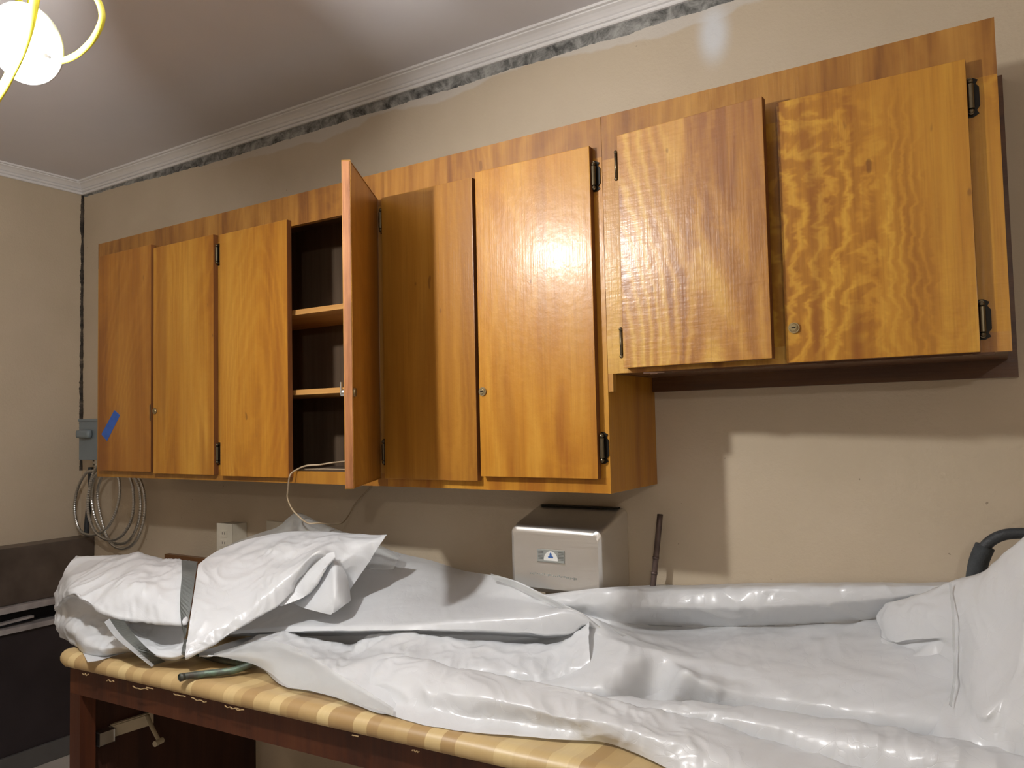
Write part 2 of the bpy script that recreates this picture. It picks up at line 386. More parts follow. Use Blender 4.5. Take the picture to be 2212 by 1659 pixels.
def frame(parent, xs, z0, z1, op, mrail, mst):
    """xs = list of openings (x0,x1); op=(zo0,zo1)"""
    X0, X1_ = xs[0][2], xs[-1][3]
    zo0, zo1 = op; ft = .019
    bm = box(X0, X1_, FY, FY + ft, zo1, z1); child('top_rail', bm, mrail, parent)
    bm = box(X0, X1_, FY, FY + ft, z0, zo0); child('bottom_rail', bm, mst, parent)
    edges = [X0] + [e for o in xs for e in (o[0], o[1])] + [X1_]
    for i in range(0, len(edges), 2):
        bm = box(edges[i], edges[i + 1], FY, FY + ft, zo0, zo1); child('stile', bm, mst, parent)
cabs = []
# three tall units side by side; each is a cabinet with two doors
TALL = [(.732, 1.5755), (1.5755, 2.3905), (2.3905, 3.168)]
labels = ['leftmost tall wall cabinet, a strip of blue tape on its door',
          'tall wall cabinet in the middle with one door standing wide open',
          'tall closed wall cabinet whose right door catches the lamp glare']
OPN = {0: [(.80, 1.545)], 1: [(1.612, 2.352)], 2: [(2.43, 3.125)]}
units = []
for i, (x0, x1) in enumerate(TALL):
    u = thing('wall_cabinet', labels[i], 'cabinet', (x0, FY, ZB), 'wooden wall cabinets in one row')
    units.append(u)
    o = OPN[i][0]
    frame(u, [(o[0], o[1], x0, x1)], ZB, ZT, (1.408, 2.272), W_rail, W_gold2 if i == 2 else W_gold)
    g = .0006
    child('side_panel', box(x0 + g, x0 + .018, FY + .019, -.001, ZB, ZT), W_gold2, u)
    child('side_panel', box(x1 - .018, x1 - g, FY + .019, -.001, ZB, ZT), W_gold2, u)
    child('bottom_panel', box(x0 + .018, x1 - .018, FY + .019, -.001, 1.388, 1.406), W_in, u)
    child('top_panel', box(x0 + .018, x1 - .018, FY + .019, -.001, ZT - .018, ZT), W_in, u)
    child('back_panel', box(x0 + .018, x1 - .018, -.007, -.001, 1.406, ZT - .018), W_in, u)
    for z in (1.968, 1.683):
        child('shelf', box(x0 + .018, x1 - .018, FY + .025, -.007, z - .009, z + .009), W_shelf, u)
D = {}
D[1] = door(units[0], .776, 1.155, 1.394, 2.318, W_red1)
D[2] = door(units[0], 1.172, 1.552, 1.388, 2.300, W_gold2)
D[3] = door(units[1], 1.590, 1.957, 1.386, 2.292, W_gold2)
D[5] = door(units[2], 2.398, 2.754, 1.392, 2.290, W_gold)
D[6] = door(units[2], 2.766, 3.142, 1.406, 2.302, W_gold2)
hinge(units[0], 1.553, 2.225, 1); hinge(units[0], 1.553, 1.468, 1)
hinge(units[2], 3.143, 2.222, 1); hinge(units[2], 3.146, 1.487, 1)
hinge(units[0], .774, 2.22, -1); hinge(units[0], .774, 1.47, -1)
lock(D[2], 1.185, 1.638); lock(D[6], 2.779, 1.652)
# chipped edge plate beside the first lock
child('strike_plate', box(1.1475, 1.1545, FY - TH - .0008, FY - TH, 1.60, 1.665), HNG, D[1])
# open door, hinged on its right edge and swung about 119 degrees
def open_door():
    H = Vector((2.372, FY - .004, 0)); th = math.radians(120.6)
    dx = Vector((-math.cos(th), -math.sin(th), 0)); ny = Vector((math.sin(th), -math.cos(th), 0))  # ny: outer-face normal
    ny = Vector((-dx.y, dx.x, 0))
    def P(u, n, z): return H + dx * u + ny * n + Vector((0, 0, z))
    z0, z1 = 1.392, 2.293
    bm = bmesh.new()
    r = bmesh.ops.create_cube(bm, size=1)
    for v in r['verts']: v.co = P(.004 + (v.co.x + .5) * .374, -.004 - (v.co.y + .5) * TH, z0 + (v.co.z + .5) * (z1 - z0))
    bmesh.ops.bevel(bm, geom=bm.edges[:], offset=.0015, segments=2, affect='EDGES')
    d = child('door', bm, W_gold, units[1], label='door swung wide open')
    bm = bmesh.new(); r = bmesh.ops.create_cube(bm, size=1)
    for v in r['verts']: v.co = P(.3782 + (v.co.x + .5) * .0012, -.0045 - (v.co.y + .5) * (TH - .001), z0 + .001 + (v.co.z + .5) * (z1 - z0 - .002))
    child('edge_band', bm, W_edge, d, label='raw plywood door edge')
    # cam lock: outside face and body inside
    for n0, n1, rr in ((-.004, .0005, .0125),):
        pass
    return d, P
Dopen, PD = open_door()
for nn_, name_, rr in ((.0, 'lock', .0125),):
    # outer face is the side towards the cabinet's right neighbour
    for side in (1,):
        a = PD(.362, -.0035, 1.652); b = PD(.362, .002, 1.652)
        bm = bmesh.new(); cyl(bm, a, b, rr, 24); lk = child('lock', bm, BRS, Dopen, label='round brass cam lock')
    a = PD(.362, -.004 - TH, 1.652); b = PD(.362, -.004 - TH - .014, 1.652)
    bm = bmesh.new(); cyl(bm, a, b, .009, 16)
    r = bmesh.ops.create_cube(bm, size=1)
    for v in r['verts']: v.co = PD(.365 + v.co.x * .014, -.004 - TH - .012 + v.co.y * .003, 1.664 + v.co.z * .034)
    child('lock_cam', bm, CHR, Dopen)
hinge(units[1], 2.379, 2.222, 1); hinge(units[1], 2.379, 1.475, 1)
hinge(units[1], 1.588, 2.222, -1); hinge(units[1], 1.588, 1.47, -1)
child('latch', box(2.31, 2.34, FY + .021, FY + .035, 1.694, 1.735, bev=.002), IVO, units[1])
# blue tape on the first door: lies on the door, its own thing
bm = bmesh.new(); q = [at(247, 886, y=FY - TH - .0009), at(259, 897, y=FY - TH - .0009), at(231, 953, y=FY - TH - .0009), at(219, 938, y=FY - TH - .0009)]
f = [bm.verts.new(v) for v in q]; g_ = [bm.verts.new(v + Vector((0, .0008, 0))) for v in q]
bm.faces.new(f); bm.faces.new(g_[::-1])
for k in range(4): bm.faces.new((f[k], g_[k], g_[(k + 1) % 4], f[(k + 1) % 4]))
tag(obj('masking_tape', bm, BLU), 'short slanted strip of blue masking tape on the leftmost cabinet door', 'tape')

# the shorter, wider unit on the right
u4 = thing('wall_cabinet', 'short wide wall cabinet at the right end, its doors boldly figured', 'cabinet', (X1, FY, ZB2), 'wooden wall cabinets in one row'); units.append(u4)
a0, a1 = X1 + .0012, XR
child('top_rail', box(a0, a1, FY, FY + .019, 2.262, ZT), W_rail, u4)
child('bottom_rail', box(a0, a1, FY, FY + .019, ZB2, 1.725), W_fig, u4)
child('stile', box(a0, a0 + .095, FY, FY + .019, 1.725, 2.262), W_fig, u4)
child('stile', box(3.99, a1, FY, FY + .019, 1.725, 2.262), W_fig2, u4)
child('stile', box(3.56, 3.66, FY, FY + .019, 1.725, 2.262), W_fig2, u4)
child('filler_strip', box(a0, a0 + .014, FY, FY + .019, 1.636, ZB2), W_fig, u4)
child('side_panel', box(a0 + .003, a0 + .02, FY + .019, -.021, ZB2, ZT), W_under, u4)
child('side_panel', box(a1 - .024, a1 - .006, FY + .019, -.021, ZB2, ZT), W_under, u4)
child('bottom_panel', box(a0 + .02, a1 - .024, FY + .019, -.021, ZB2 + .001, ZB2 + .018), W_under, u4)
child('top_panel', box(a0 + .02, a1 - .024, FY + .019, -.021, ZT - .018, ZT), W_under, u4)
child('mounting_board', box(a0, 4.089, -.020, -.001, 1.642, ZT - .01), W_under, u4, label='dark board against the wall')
bm = bmesh.new(); n = 40   # splintered lower ply edge
for k in range(n):
    xa = a0 + .10 + (a1 - a0 - .13) * k / n; xb = a0 + .10 + (a1 - a0 - .13) * (k + 1) / n
    h = .003 + .004 * noise.noise((k * .5, 0, 0))
    bx(bm, xa, xb, FY + .0005, FY + .006, ZB2 - .002 - h, ZB2)
child('torn_ply_edge', bm, W_under, u4)
bm = box(0, .386, 0, TH - .0006, 0, .617, bev=.0018)
M7 = Matrix.Translation((3.224, FY - TH, 1.695)) @ Matrix.Rotation(-.078, 4, 'Z') @ Matrix.Rotation(.0, 4, 'X')
for v in bm.verts: v.co = M7 @ v.co
D[7] = child('door', bm, W_fig, u4); edge_mat(D[7])
D[8] = door(u4, 3.634, 4.019, 1.684, 2.300, W_fig2)
hinge(u4, 3.219, 2.232, -1, True); hinge(u4, 3.219, 1.762, -1, True)
hinge(u4, 4.021, 2.222, 1); hinge(u4, 4.021, 1.752, 1)
lock(D[8], 3.654, 1.764)

# ---------------- cord from the cabinet ----------------
bm = bmesh.new()
y1 = FY - .006
pts = [at(752, 996, y=-.25), at(715, 1000, y=-.30), at(690, 1004, y=-.315), at(662, 1006, y=-.335), at(640, 1015, y=-.338), at(626, 1028, y=FY - TH - .012),
       at(622, 1060, y=-.33), at(621, 1075, y=-.32), at(630, 1098, y=-.31), at(645, 1115, y=-.30), at(665, 1130, y=-.29), at(690, 1130, y=-.26), at(715, 1133, y=-.20), at(738, 1130, y=-.12), at(752, 1115, y=-.06), at(765, 1092, y=-.03), at(782, 1072, y=-.012), at(800, 1052, y=-.008), at(815, 1030, y=-.006)]
tube(bm, pts, .0028, 8, 8, flat=1.0)
tag(obj('electric_cord', bm, CRD, smooth=True), 'thin beige cord hanging out of the open cabinet and looping down below it', 'cord')
bm = bmesh.new(); tube(bm, [at(650, 1018, y=-.25) + Vector((0, 0, .006)), at(700, 1016, y=-.24) + Vector((0, 0, .004)), at(745, 1017, y=-.23) + Vector((0, 0, .004))], .0026, 8, 8)
for v in bm.verts: v.co.z = max(v.co.z, 1.4085)
tag(obj('electric_cord', bm, CRD, smooth=True), 'short beige cord lying flat on the floor of the open cabinet', 'cord')

# ---------------- electrical box and conduit ----------------
e = thing('disconnect_box', 'small grey electrical box with a front handle, on the wall left of the cabinets', 'electrical box', (.23, 0, 1.42))
child('body', box(.163, .325, -.088, -.001, 1.425, 1.615, bev=.004), BOXG, e)
bm = box(.160, .328, -.100, -.0885, 1.422, 1.618, bev=.002); bx(bm, .158, .330, -.104, -.0885, 1.612, 1.624, bev=.002); child('cover', bm, BOXG, e)
child('handle', box(.176, .286, -.128, -.1005, 1.530, 1.570, bev=.013), BOXG, e, smooth=True)
bm = bmesh.new(); cyl(bm, (.235, -.05, 1.424), (.235, -.05, 1.408), .016, 20); cyl(bm, (.235, -.05, 1.408), (.235, -.05, 1.402), .021, 6); cyl(bm, (.235, -.05, 1.402), (.235, -.05, 1.386), .014, 20)
for k in range(2): cyl(bm, (.235, -.066, 1.417 - .02 * k), (.235, -.074, 1.417 - .02 * k), .004, 8)
child('connector', bm, CHR, e, label='shiny zinc cable connector')
bm = bmesh.new()
path = [Vector((.235, -.05, 1.384)), Vector((.225, -.052, 1.368))]
for yy, l in ((-.060, ((186, 1022), (168, 1055), (161, 1100), (171, 1143), (195, 1156), (225, 1146), (248, 1112), (259, 1062), (252, 1020), (230, 1003), (207, 1012))),
              (-.078, ((193, 1055), (190, 1105), (204, 1146), (232, 1166), (262, 1158), (284, 1122), (289, 1072), (280, 1030), (256, 1008), (228, 1016))),
              (-.060, ((211, 1060), (216, 1110), (234, 1166), (262, 1185), (291, 1172), (309, 1130), (313, 1080), (303, 1038), (280, 1012), (240, 1008), (205, 1030))),
              (-.040, ((198, 1080), (212, 1135), (245, 1172), (278, 1168), (300, 1125), (303, 1070), (290, 1030), (262, 1012)))):
    path += [at(a, b, y=yy - .012 * k / 10) for k, (a, b) in enumerate(l)]
P = resample_len(path, .0042); tube(bm, P, .0078, 10, 1, ribs=1)
tag(obj('flexible_conduit', bm, CHR, smooth=False), 'coil of ribbed metal conduit hanging below the grey box in the corner', 'conduit')
bm = bmesh.new(); tube(bm, [(.112, -.015, 1.38), (.11, -.015, 1.25), (.085, -.015, 1.12), (.075, -.015, 1.04)], .012, 10, 6)
tag(obj('conduit_stub', bm, HOSE, smooth=True), 'dark cable running down the wall behind the coiled conduit', 'cable')

# ---------------- outlets ----------------
o1 = thing('outlet_box', 'ivory surface outlet box on the wall left of the crumpled sheet peak', 'outlet', (1.27, 0, 1.08))
child('body', box(1.205, 1.300, -.075, -.001, 1.035, 1.158, bev=.004), IVO, o1)
child('cover_plate', box(1.203, 1.302, -.080, -.0755, 1.033, 1.160, bev=.002), IVO, o1)
for dz in (-.02, .02):
    rc = child('receptacle', box(1.232, 1.272, -.083, -.0805, 1.097 + dz - .014, 1.097 + dz + .014, bev=.001), IVO, o1)
    bm = box(1.244, 1.246, -.0835, -.0829, 1.094 + dz, 1.104 + dz); bx(bm, 1.258, 1.260, -.0835, -.0829, 1.094 + dz, 1.104 + dz); child('slot', bm, BLK, rc)
o2 = thing('switch_plate', 'ivory cover plate on the wall just behind the crumpled sheet peak', 'switch plate', (1.5, 0, 1.1))
child('cover_plate', box(1.432, 1.552, -.008, -.001, 1.055, 1.172, bev=.002), IVO, o2)
child('toggle', box(1.476, 1.484, -.018, -.0085, 1.092, 1.112, bev=.002), IVO, o2)

# ---------------- hand dryer ----------------
hd = thing('hand_dryer', 'brushed steel hand dryer on the wall above the plastic sheet', 'hand dryer', (2.91, 0, 1.02))
def dryer():
    bm = bmesh.new()
    back = [(2.752, 0.99, 0), (3.066, 0.99, 0), (3.066, 1.288, 0), (2.752, 1.288, 0)]
    secs = [(-.001, 0, 0, 0), (-.02, 0, 0, 0), (-.15, .002, .036, .004), (-.178, .005, .047, .010), (-.188, .018, .062, .03)]
    rings = []
    for y, ins, top, rr in secs:
        x0, x1, z0, z1 = 2.752 + ins, 3.066 - ins * .6, 1.045 + ins, 1.288 - top
        r = .018; pts = []
        for cx, cz, a in ((x1 - r, z1 - r, 0), (x0 + r, z1 - r, 90), (x0 + r, z0 + r, 180), (x1 - r, z0 + r, 270)):
            for k in range(6):
                t = math.radians(a + 90 * k / 5); pts.append((cx + r * math.cos(t), y, cz + r * math.sin(t)))
        rings.append([bm.verts.new(p) for p in pts])
    for a, b in zip(rings, rings[1:]):
        for k in range(len(a)): bm.faces.new((a[k], b[k], b[(k + 1) % len(a)], a[(k + 1) % len(a)]))
    bm.faces.new(rings[-1]); bm.faces.new(rings[0][::-1]); return bm
ob = child('body', dryer(), STEEL, hd, smooth=True)
md = ob.modifiers.new('bv', 'BEVEL'); md.width = .004; md.segments = 3; md.limit_method = 'ANGLE'; md.angle_limit = math.radians(35)
md2 = ob.modifiers.new('wn', 'WEIGHTED_NORMAL')
child('gasket', box(2.775, 3.045, -.03, -.004, 1.2885, 1.2925), BLK, hd)
# badge: grey plate with pale arch and blue emblem
M_pl = plain('badge_grey', (.36, .38, .36), .4, .3); M_arc = plain('badge_white', (.72, .73, .70), .5); M_bl = plain('badge_blue', (.05, .13, .36), .5)
bc = at(1190, 1201, y=-.1895); bxx, bz = bc.x, bc.z
bd = child('badge', box(bxx - .046, bxx + .046, -.1905, -.1870, bz - .018, bz + .018, bev=.001), M_pl, hd, label='small grey badge')
def plate(pts, y0, y1):
    bm = bmesh.new(); a = [bm.verts.new((p[0], y0, p[1])) for p in pts]; b = [bm.verts.new((p[0], y1, p[1])) for p in pts]
    bm.faces.new(a); bm.faces.new(b[::-1]); n = len(a)
    for k in range(n): bm.faces.new((a[k], b[k], b[(k + 1) % n], a[(k + 1) % n]))
    return bm
child('arch', plate([(bxx + .024 * math.cos(math.pi * k / 16), bz - .014 + .028 * math.sin(math.pi * k / 16)) for k in range(17)], -.1905, -.1912), M_arc, bd)
child('emblem', plate([(bxx + a, bz + b) for a, b in ((-.008, -.006), (.008, -.006), (.009, -.002), (.004, .0), (.003, .007), (.0, .011), (-.003, .007), (-.004, .0), (-.009, -.002))], -.1912, -.1917), M_bl, bd)
for s in (-1, 1):
    bm = bmesh.new()
    for k in range(6): bx(bm, bxx + s * .034 - .009, bxx + s * .034 + .009, -.1910, -.1904, bz - .010 + k * .0042, bz - .0092 + k * .0042)
    child('engraved_lines', bm, BLK, bd)
bm = box(bxx - .047, bxx + .047, -.1925, -.188, bz - .0205, bz - .018, bev=.0006); child('badge_lip', bm, CHR, bd)
random.seed(4); bm = bmesh.new()
for k in range(26):
    x = bxx - .075 + k * .0062; bx(bm, x, x + .004, -.1886, -.1878, bz - .058 + random.uniform(-.002, .002) - k * .0002, bz - .053 + random.uniform(-.002, .002) - k * .0002)
child('embossed_line', bm, M_pl, hd)
bm = bmesh.new()
for k in range(34):
    x = 2.80 + k * .0064; h = random.uniform(.004, .02)
    bx(bm, x, x + .0035, -.1885, -.1877, bz - .128 - h / 2, bz - .128 + h / 2)
child('grille', bm, BLK, hd)

b0 = at(362, 1201, y=-.12); b1 = at(452, 1206, y=-.12)
tag(obj('wood_board', box(b0.x, b1.x, -.135, -.11, 0.0005, b1.z, bev=.002), W_under), 'dark wooden board standing behind the taped bundle, only its top edge showing', 'board')
# ---------------- wall pipe, hose ----------------
bm = bmesh.new(); p0 = at(1426, 1111, y=-.045); p1 = at(1411, 1262, y=-.05); p2 = p1 + (p1 - p0) * .9; p2.z = max(p2.z, .92)
tube(bm, [p0, p1, p2], .0085, 14, 4)
for t in (.62, .84):
    c_ = p0.lerp(p1, t); cyl(bm, c_ - Vector((0, 0, .004)), c_ + Vector((0, 0, .004)), .0096, 14)
tag(obj('metal_pipe', bm, PIPE, smooth=True), 'thin rusty pipe standing against the wall right of the hand dryer', 'pipe')
h1 = thing('rubber_hose', 'curved black rubber hose at the right edge above the sheet', 'hose', (4.0, -.1, 1.2))
bm = bmesh.new(); tube(bm, [at(2104, 1290, y=-.10), at(2108, 1240, y=-.10), at(2114, 1210, y=-.10), at(2130, 1178, y=-.10), at(2160, 1158, y=-.10), at(2200, 1152, y=-.10), at(2250, 1158, y=-.10), at(2290, 1190, y=-.10)], .0125, 18, 8)
child('hose', bm, HOSE, h1, smooth=True)
bm = bmesh.new(); tube(bm, [at(2104, 1285, y=-.10), at(2109, 1240, y=-.10), at(2116, 1208, y=-.10), at(2128, 1180, y=-.10)], .0205, 18, 8)
child('foam_sleeve', bm, plain('grey_foam', (.05, .056, .06), .9, 0, .3, 30, .5), h1, smooth=True)

# ---------------- steel unit along the left wall ----------------
su = thing('steel_cabinet', 'dark dirty steel cabinet with splashback along the left wall', 'cabinet', (.1, -1, 0))
child('splashback', box(.001, .130, -1.7, -.002, .765, 1.028, bev=.006), STAIN, su)
child('rim', box(.001, .165, -1.7, -.003, .735, .764, bev=.004), RIM, su, label='pale worn rim')
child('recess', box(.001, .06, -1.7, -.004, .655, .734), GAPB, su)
bm = bmesh.new(); bx(bm, .10, .170, -1.7, -.02, -.012, .012, bev=.003)
for v in bm.verts: v.co.z += .655 + .05 * (v.co.y + .05) * -.0
child('lower_rim', bm, RIM, su, label='pale worn rim')
bm = box(.12, .15, -1.2, -.30, 0, .010)
for v in bm.verts: v.co.z += .690 - (v.co.y + .30) * -.045
child('loose_strip', bm, RIM, su)
child('body', box(.001, .150, -1.7, -.005, .09, .642), DKB, su)
child('toe_rail', box(.001, .165, -1.7, -.006, .0005, .088, bev=.004), plain('toe_rail_grey', (.09, .085, .08), .6), su)

# ---------------- worktop and its base ----------------
def fy(x): return -.882 + .052 * (x - 1.519)     # line of the front edge, slightly askew to the wall
WX0, WX1 = 1.478, 4.60
def worktop():
    bm = bmesh.new()
    prof = [(.0, .822), (-.012, .822), (-.020, .826), (-.024, .834), (-.024, .846), (-.019, .856), (-.008, .863), (.006, .8655), (.02, .864), (.045, .861)]
    cols = []
    n = 60
    for i in range(n + 1):
        x = WX0 + (WX1 - WX0) * i / n; y = fy(x) + .022; rnd = 0
        if i == 0: rnd = .018
        ring = [Vector((x, y + a + (rnd if k < 9 else 0), b)) for k, (a, b) in enumerate(prof)]
        ring += [Vector((x, -.14, .861)), Vector((x, -.14, .822))]
        cols.append([bm.verts.new(p) for p in ring])
    for a, b in zip(cols, cols[1:]):
        for k in range(len(a)): bm.faces.new((a[k], a[(k + 1) % len(a)], b[(k + 1) % len(a)], b[k]))
    bm.faces.new(cols[0]); bm.faces.new(cols[-1][::-1]); return bm
wt = thing('worktop', 'long counter top of striped butcher-block laminate under the white sheet', 'worktop', (1.5, -.5, .86))
sl = child('slab', worktop(), LAM, wt, smooth=True)
md = sl.modifiers.new('es', 'EDGE_SPLIT'); md.split_angle = math.radians(50)
random.seed(9); bm = bmesh.new()
for px, py, L in ((185, 1462, .03), (240, 1476, .035), (305, 1492, .07), (325, 1490, .03), (390, 1506, .05), (432, 1517, .06), (505, 1534, .06), (515, 1536, .05), (900, 1627, .02), (770, 1592, .02)):
    c_ = at(px, py, y=fy(1.5) + .01); c_ = at(px, py - 3, y=fy(c_.x) + .003)
    pts = []; bm = bmesh.new()
    for k in range(7):
        pts.append(c_ + Vector(((k / 6 - .5) * L, 0, random.uniform(-.004, .003))))
    tube(bm, [Vector((p.x, fy(p.x) + .002, min(.8195, p.z + .004))) for p in pts], .0016, 6, 2)
    child('glue_drip', bm, PASTE, wt)
cb = thing('counter_base', 'dark red-brown wooden base frame below the worktop', 'cabinet', (1.5, -.5, 0))
def slant(x0, x1, t, z0, z1, off=0):
    bm = bmesh.new(); vs = []
    for z in (z0, z1):
        for x, d in ((x0, 0), (x1, 0), (x1, t), (x0, t)): vs.append(bm.verts.new((x, fy(x) + .028 + off + d, z)))
    for f in ((3, 2, 1, 0), (4, 5, 6, 7), (0, 1, 5, 4), (1, 2, 6, 5), (2, 3, 7, 6), (3, 0, 4, 7)): bm.faces.new([vs[i] for i in f])
    return bm
child('front_rail', slant(1.512, 4.56, .022, .735, .8212), W_red, cb)
child('post', slant(1.512, 1.565, .05, 0.0005, .7345), W_red, cb)
child('post', slant(4.50, 4.56, .05, 0.0005, .7345), W_red, cb)
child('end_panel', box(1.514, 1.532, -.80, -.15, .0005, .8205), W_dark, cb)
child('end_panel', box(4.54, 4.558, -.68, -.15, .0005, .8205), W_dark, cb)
# cream crank bracket inside the left bay
br = thing('crank_bracket', 'cream metal bracket with a crank handle fixed inside the dark bay below the counter', 'bracket', (1.6, -.72, .65))
A = at(235, 1580, y=-.74); B = at(330, 1550, y=-.60)
def bar(p, q, h, t):
    bm = bmesh.new(); d = (q - p); s = Vector((d.y, -d.x, 0)).normalized() * t / 2; vs = []
    for zz in (-h / 2, h / 2):
        for a in (p - s, q - s, q + s, p + s): vs.append(bm.verts.new(a + Vector((0, 0, zz))))
    for f in ((3, 2, 1, 0), (4, 5, 6, 7), (0, 1, 5, 4), (1, 2, 6, 5), (2, 3, 7, 6), (3, 0, 4, 7)): bm.faces.new([vs[i] for i in f])
    bmesh.ops.bevel(bm, geom=bm.edges[:], offset=.004, segments=2, affect='EDGES'); return bm
child('arm', bar(A, B, .042, .020), CREAM, br)
c_ = at(212, 1577, y=-.745); bm = box(c_.x - .012, c_.x + .016, -.775, -.745, c_.z - .03, c_.z + .03, bev=.003); child('clamp', bm, CHR, br)
bm = box(1.566, c_.x, -.79, -.74, c_.z - .02, c_.z + .02, bev=.003); child('mounting_plate', bm, CHR, br)
k0 = at(318, 1545, y=-.66); k1 = at(345, 1602, y=-.68)
bm = bmesh.new(); tube(bm, [k0, k0.lerp(k1, .5) + Vector((.003, -.004, 0)), k1], .007, 12, 4, flat=.6); child('crank', bm, CREAM, br, smooth=True)
bm = bmesh.new(); cyl(bm, k1 + Vector((-.004, .012, 0)), k1 + Vector((.004, -.02, 0)), .009, 18); child('knob', bm, CREAM, br, smooth=False)

# copper pipe ends poking out from under the sheet
def hollow(bm, pts, r, sub=8):
    tube(bm, pts, r, 18, sub, close=False); 
    P = smooth_pts(pts, sub)[:6]; tube(bm, P, r * .72, 18, 1, close=False)
bm = bmesh.new(); hollow(bm, [at(388, 1464, z=.877), at(400, 1461, z=.877), at(440, 1456, z=.876), at(495, 1450, z=.876), at(515, 1445, z=.879), at(545, 1434, z=.888), at(575, 1420, z=.90)], .0098)
t_ = (at(400, 1461, z=.877) - at(388, 1464, z=.877)).normalized(); c_ = at(388, 1464, z=.877); cyl(bm, c_ + t_ * .0005, c_ + t_ * .012, .0108, 18)
tag(obj('copper_pipe', bm, COP, smooth=True), 'green tarnished copper pipe with an open end lying on the worktop', 'pipe')
bm = bmesh.new(); tube(bm, [at(418, 1408, z=.874), at(440, 1415, z=.874), at(470, 1424, z=.874), at(520, 1432, z=.874), at(560, 1430, z=.878)], .0092, 14, 6)
tag(obj('copper_pipe', bm, COP, smooth=True), 'dark pipe mostly hidden under the sheet edge, behind the open-ended one', 'pipe')

# ---------------- plastic sheets ----------------
def P3(p):
    if len(p) == 3:
        return at(p[0], p[1], z=p[2]) if p[2] > 0 else at(p[0], p[1], y=p[2])
def row_x(row, xs):
    W3 = [P3(p) for p in row]; X = [p[0] for p in row]; out = []
    for x in xs:
        x = min(max(x, X[0]), X[-1]); i = 0
        while i < len(X) - 2 and x > X[i + 1]: i += 1
        t = (x - X[i]) / (X[i + 1] - X[i])
        p0, p1, p2, p3 = W3[max(i - 1, 0)], W3[i], W3[i + 1], W3[min(i + 2, len(X) - 1)]
        # monotone-ish cubic with finite differences in px
        def tan(a, b, c, xa, xb, xc):
            if xb == xa or xc == xb: return (c - a) / max(xc - xa, 1e-6)
            s0 = (b - a) / (xb - xa); s1 = (c - b) / (xc - xb); return (s0 * (xc - xb) + s1 * (xb - xa)) / (xc - xa)
        h = X[i + 1] - X[i]
        m1 = tan(p0, p1, p2, X[i - 1], X[i], X[i + 1]) if i > 0 else (p2 - p1) / h
        m2 = tan(p1, p2, p3, X[i], X[i + 1], X[i + 2]) if i + 2 < len(X) else (p2 - p1) / h
        t2, t3 = t * t, t ** 3
        out.append(p1 * (2 * t3 - 3 * t2 + 1) + m1 * h * (t3 - 2 * t2 + t) + p2 * (-2 * t3 + 3 * t2) + m2 * h * (t3 - t2))
    return out
def row_n(row, n):
    P = smooth_pts([P3(p) for p in row], 8); L = [0]
    for a, b in zip(P, P[1:]): L.append(L[-1] + (b - a).length)
    out = []
    for k in range(n + 1):
        s = L[-1] * k / n; i = 0
        while i < len(L) - 2 and s > L[i + 1]: i += 1
        t = (s - L[i]) / max(L[i + 1] - L[i], 1e-9); out.append(P[i].lerp(P[i + 1], min(t, 1)))
    return out
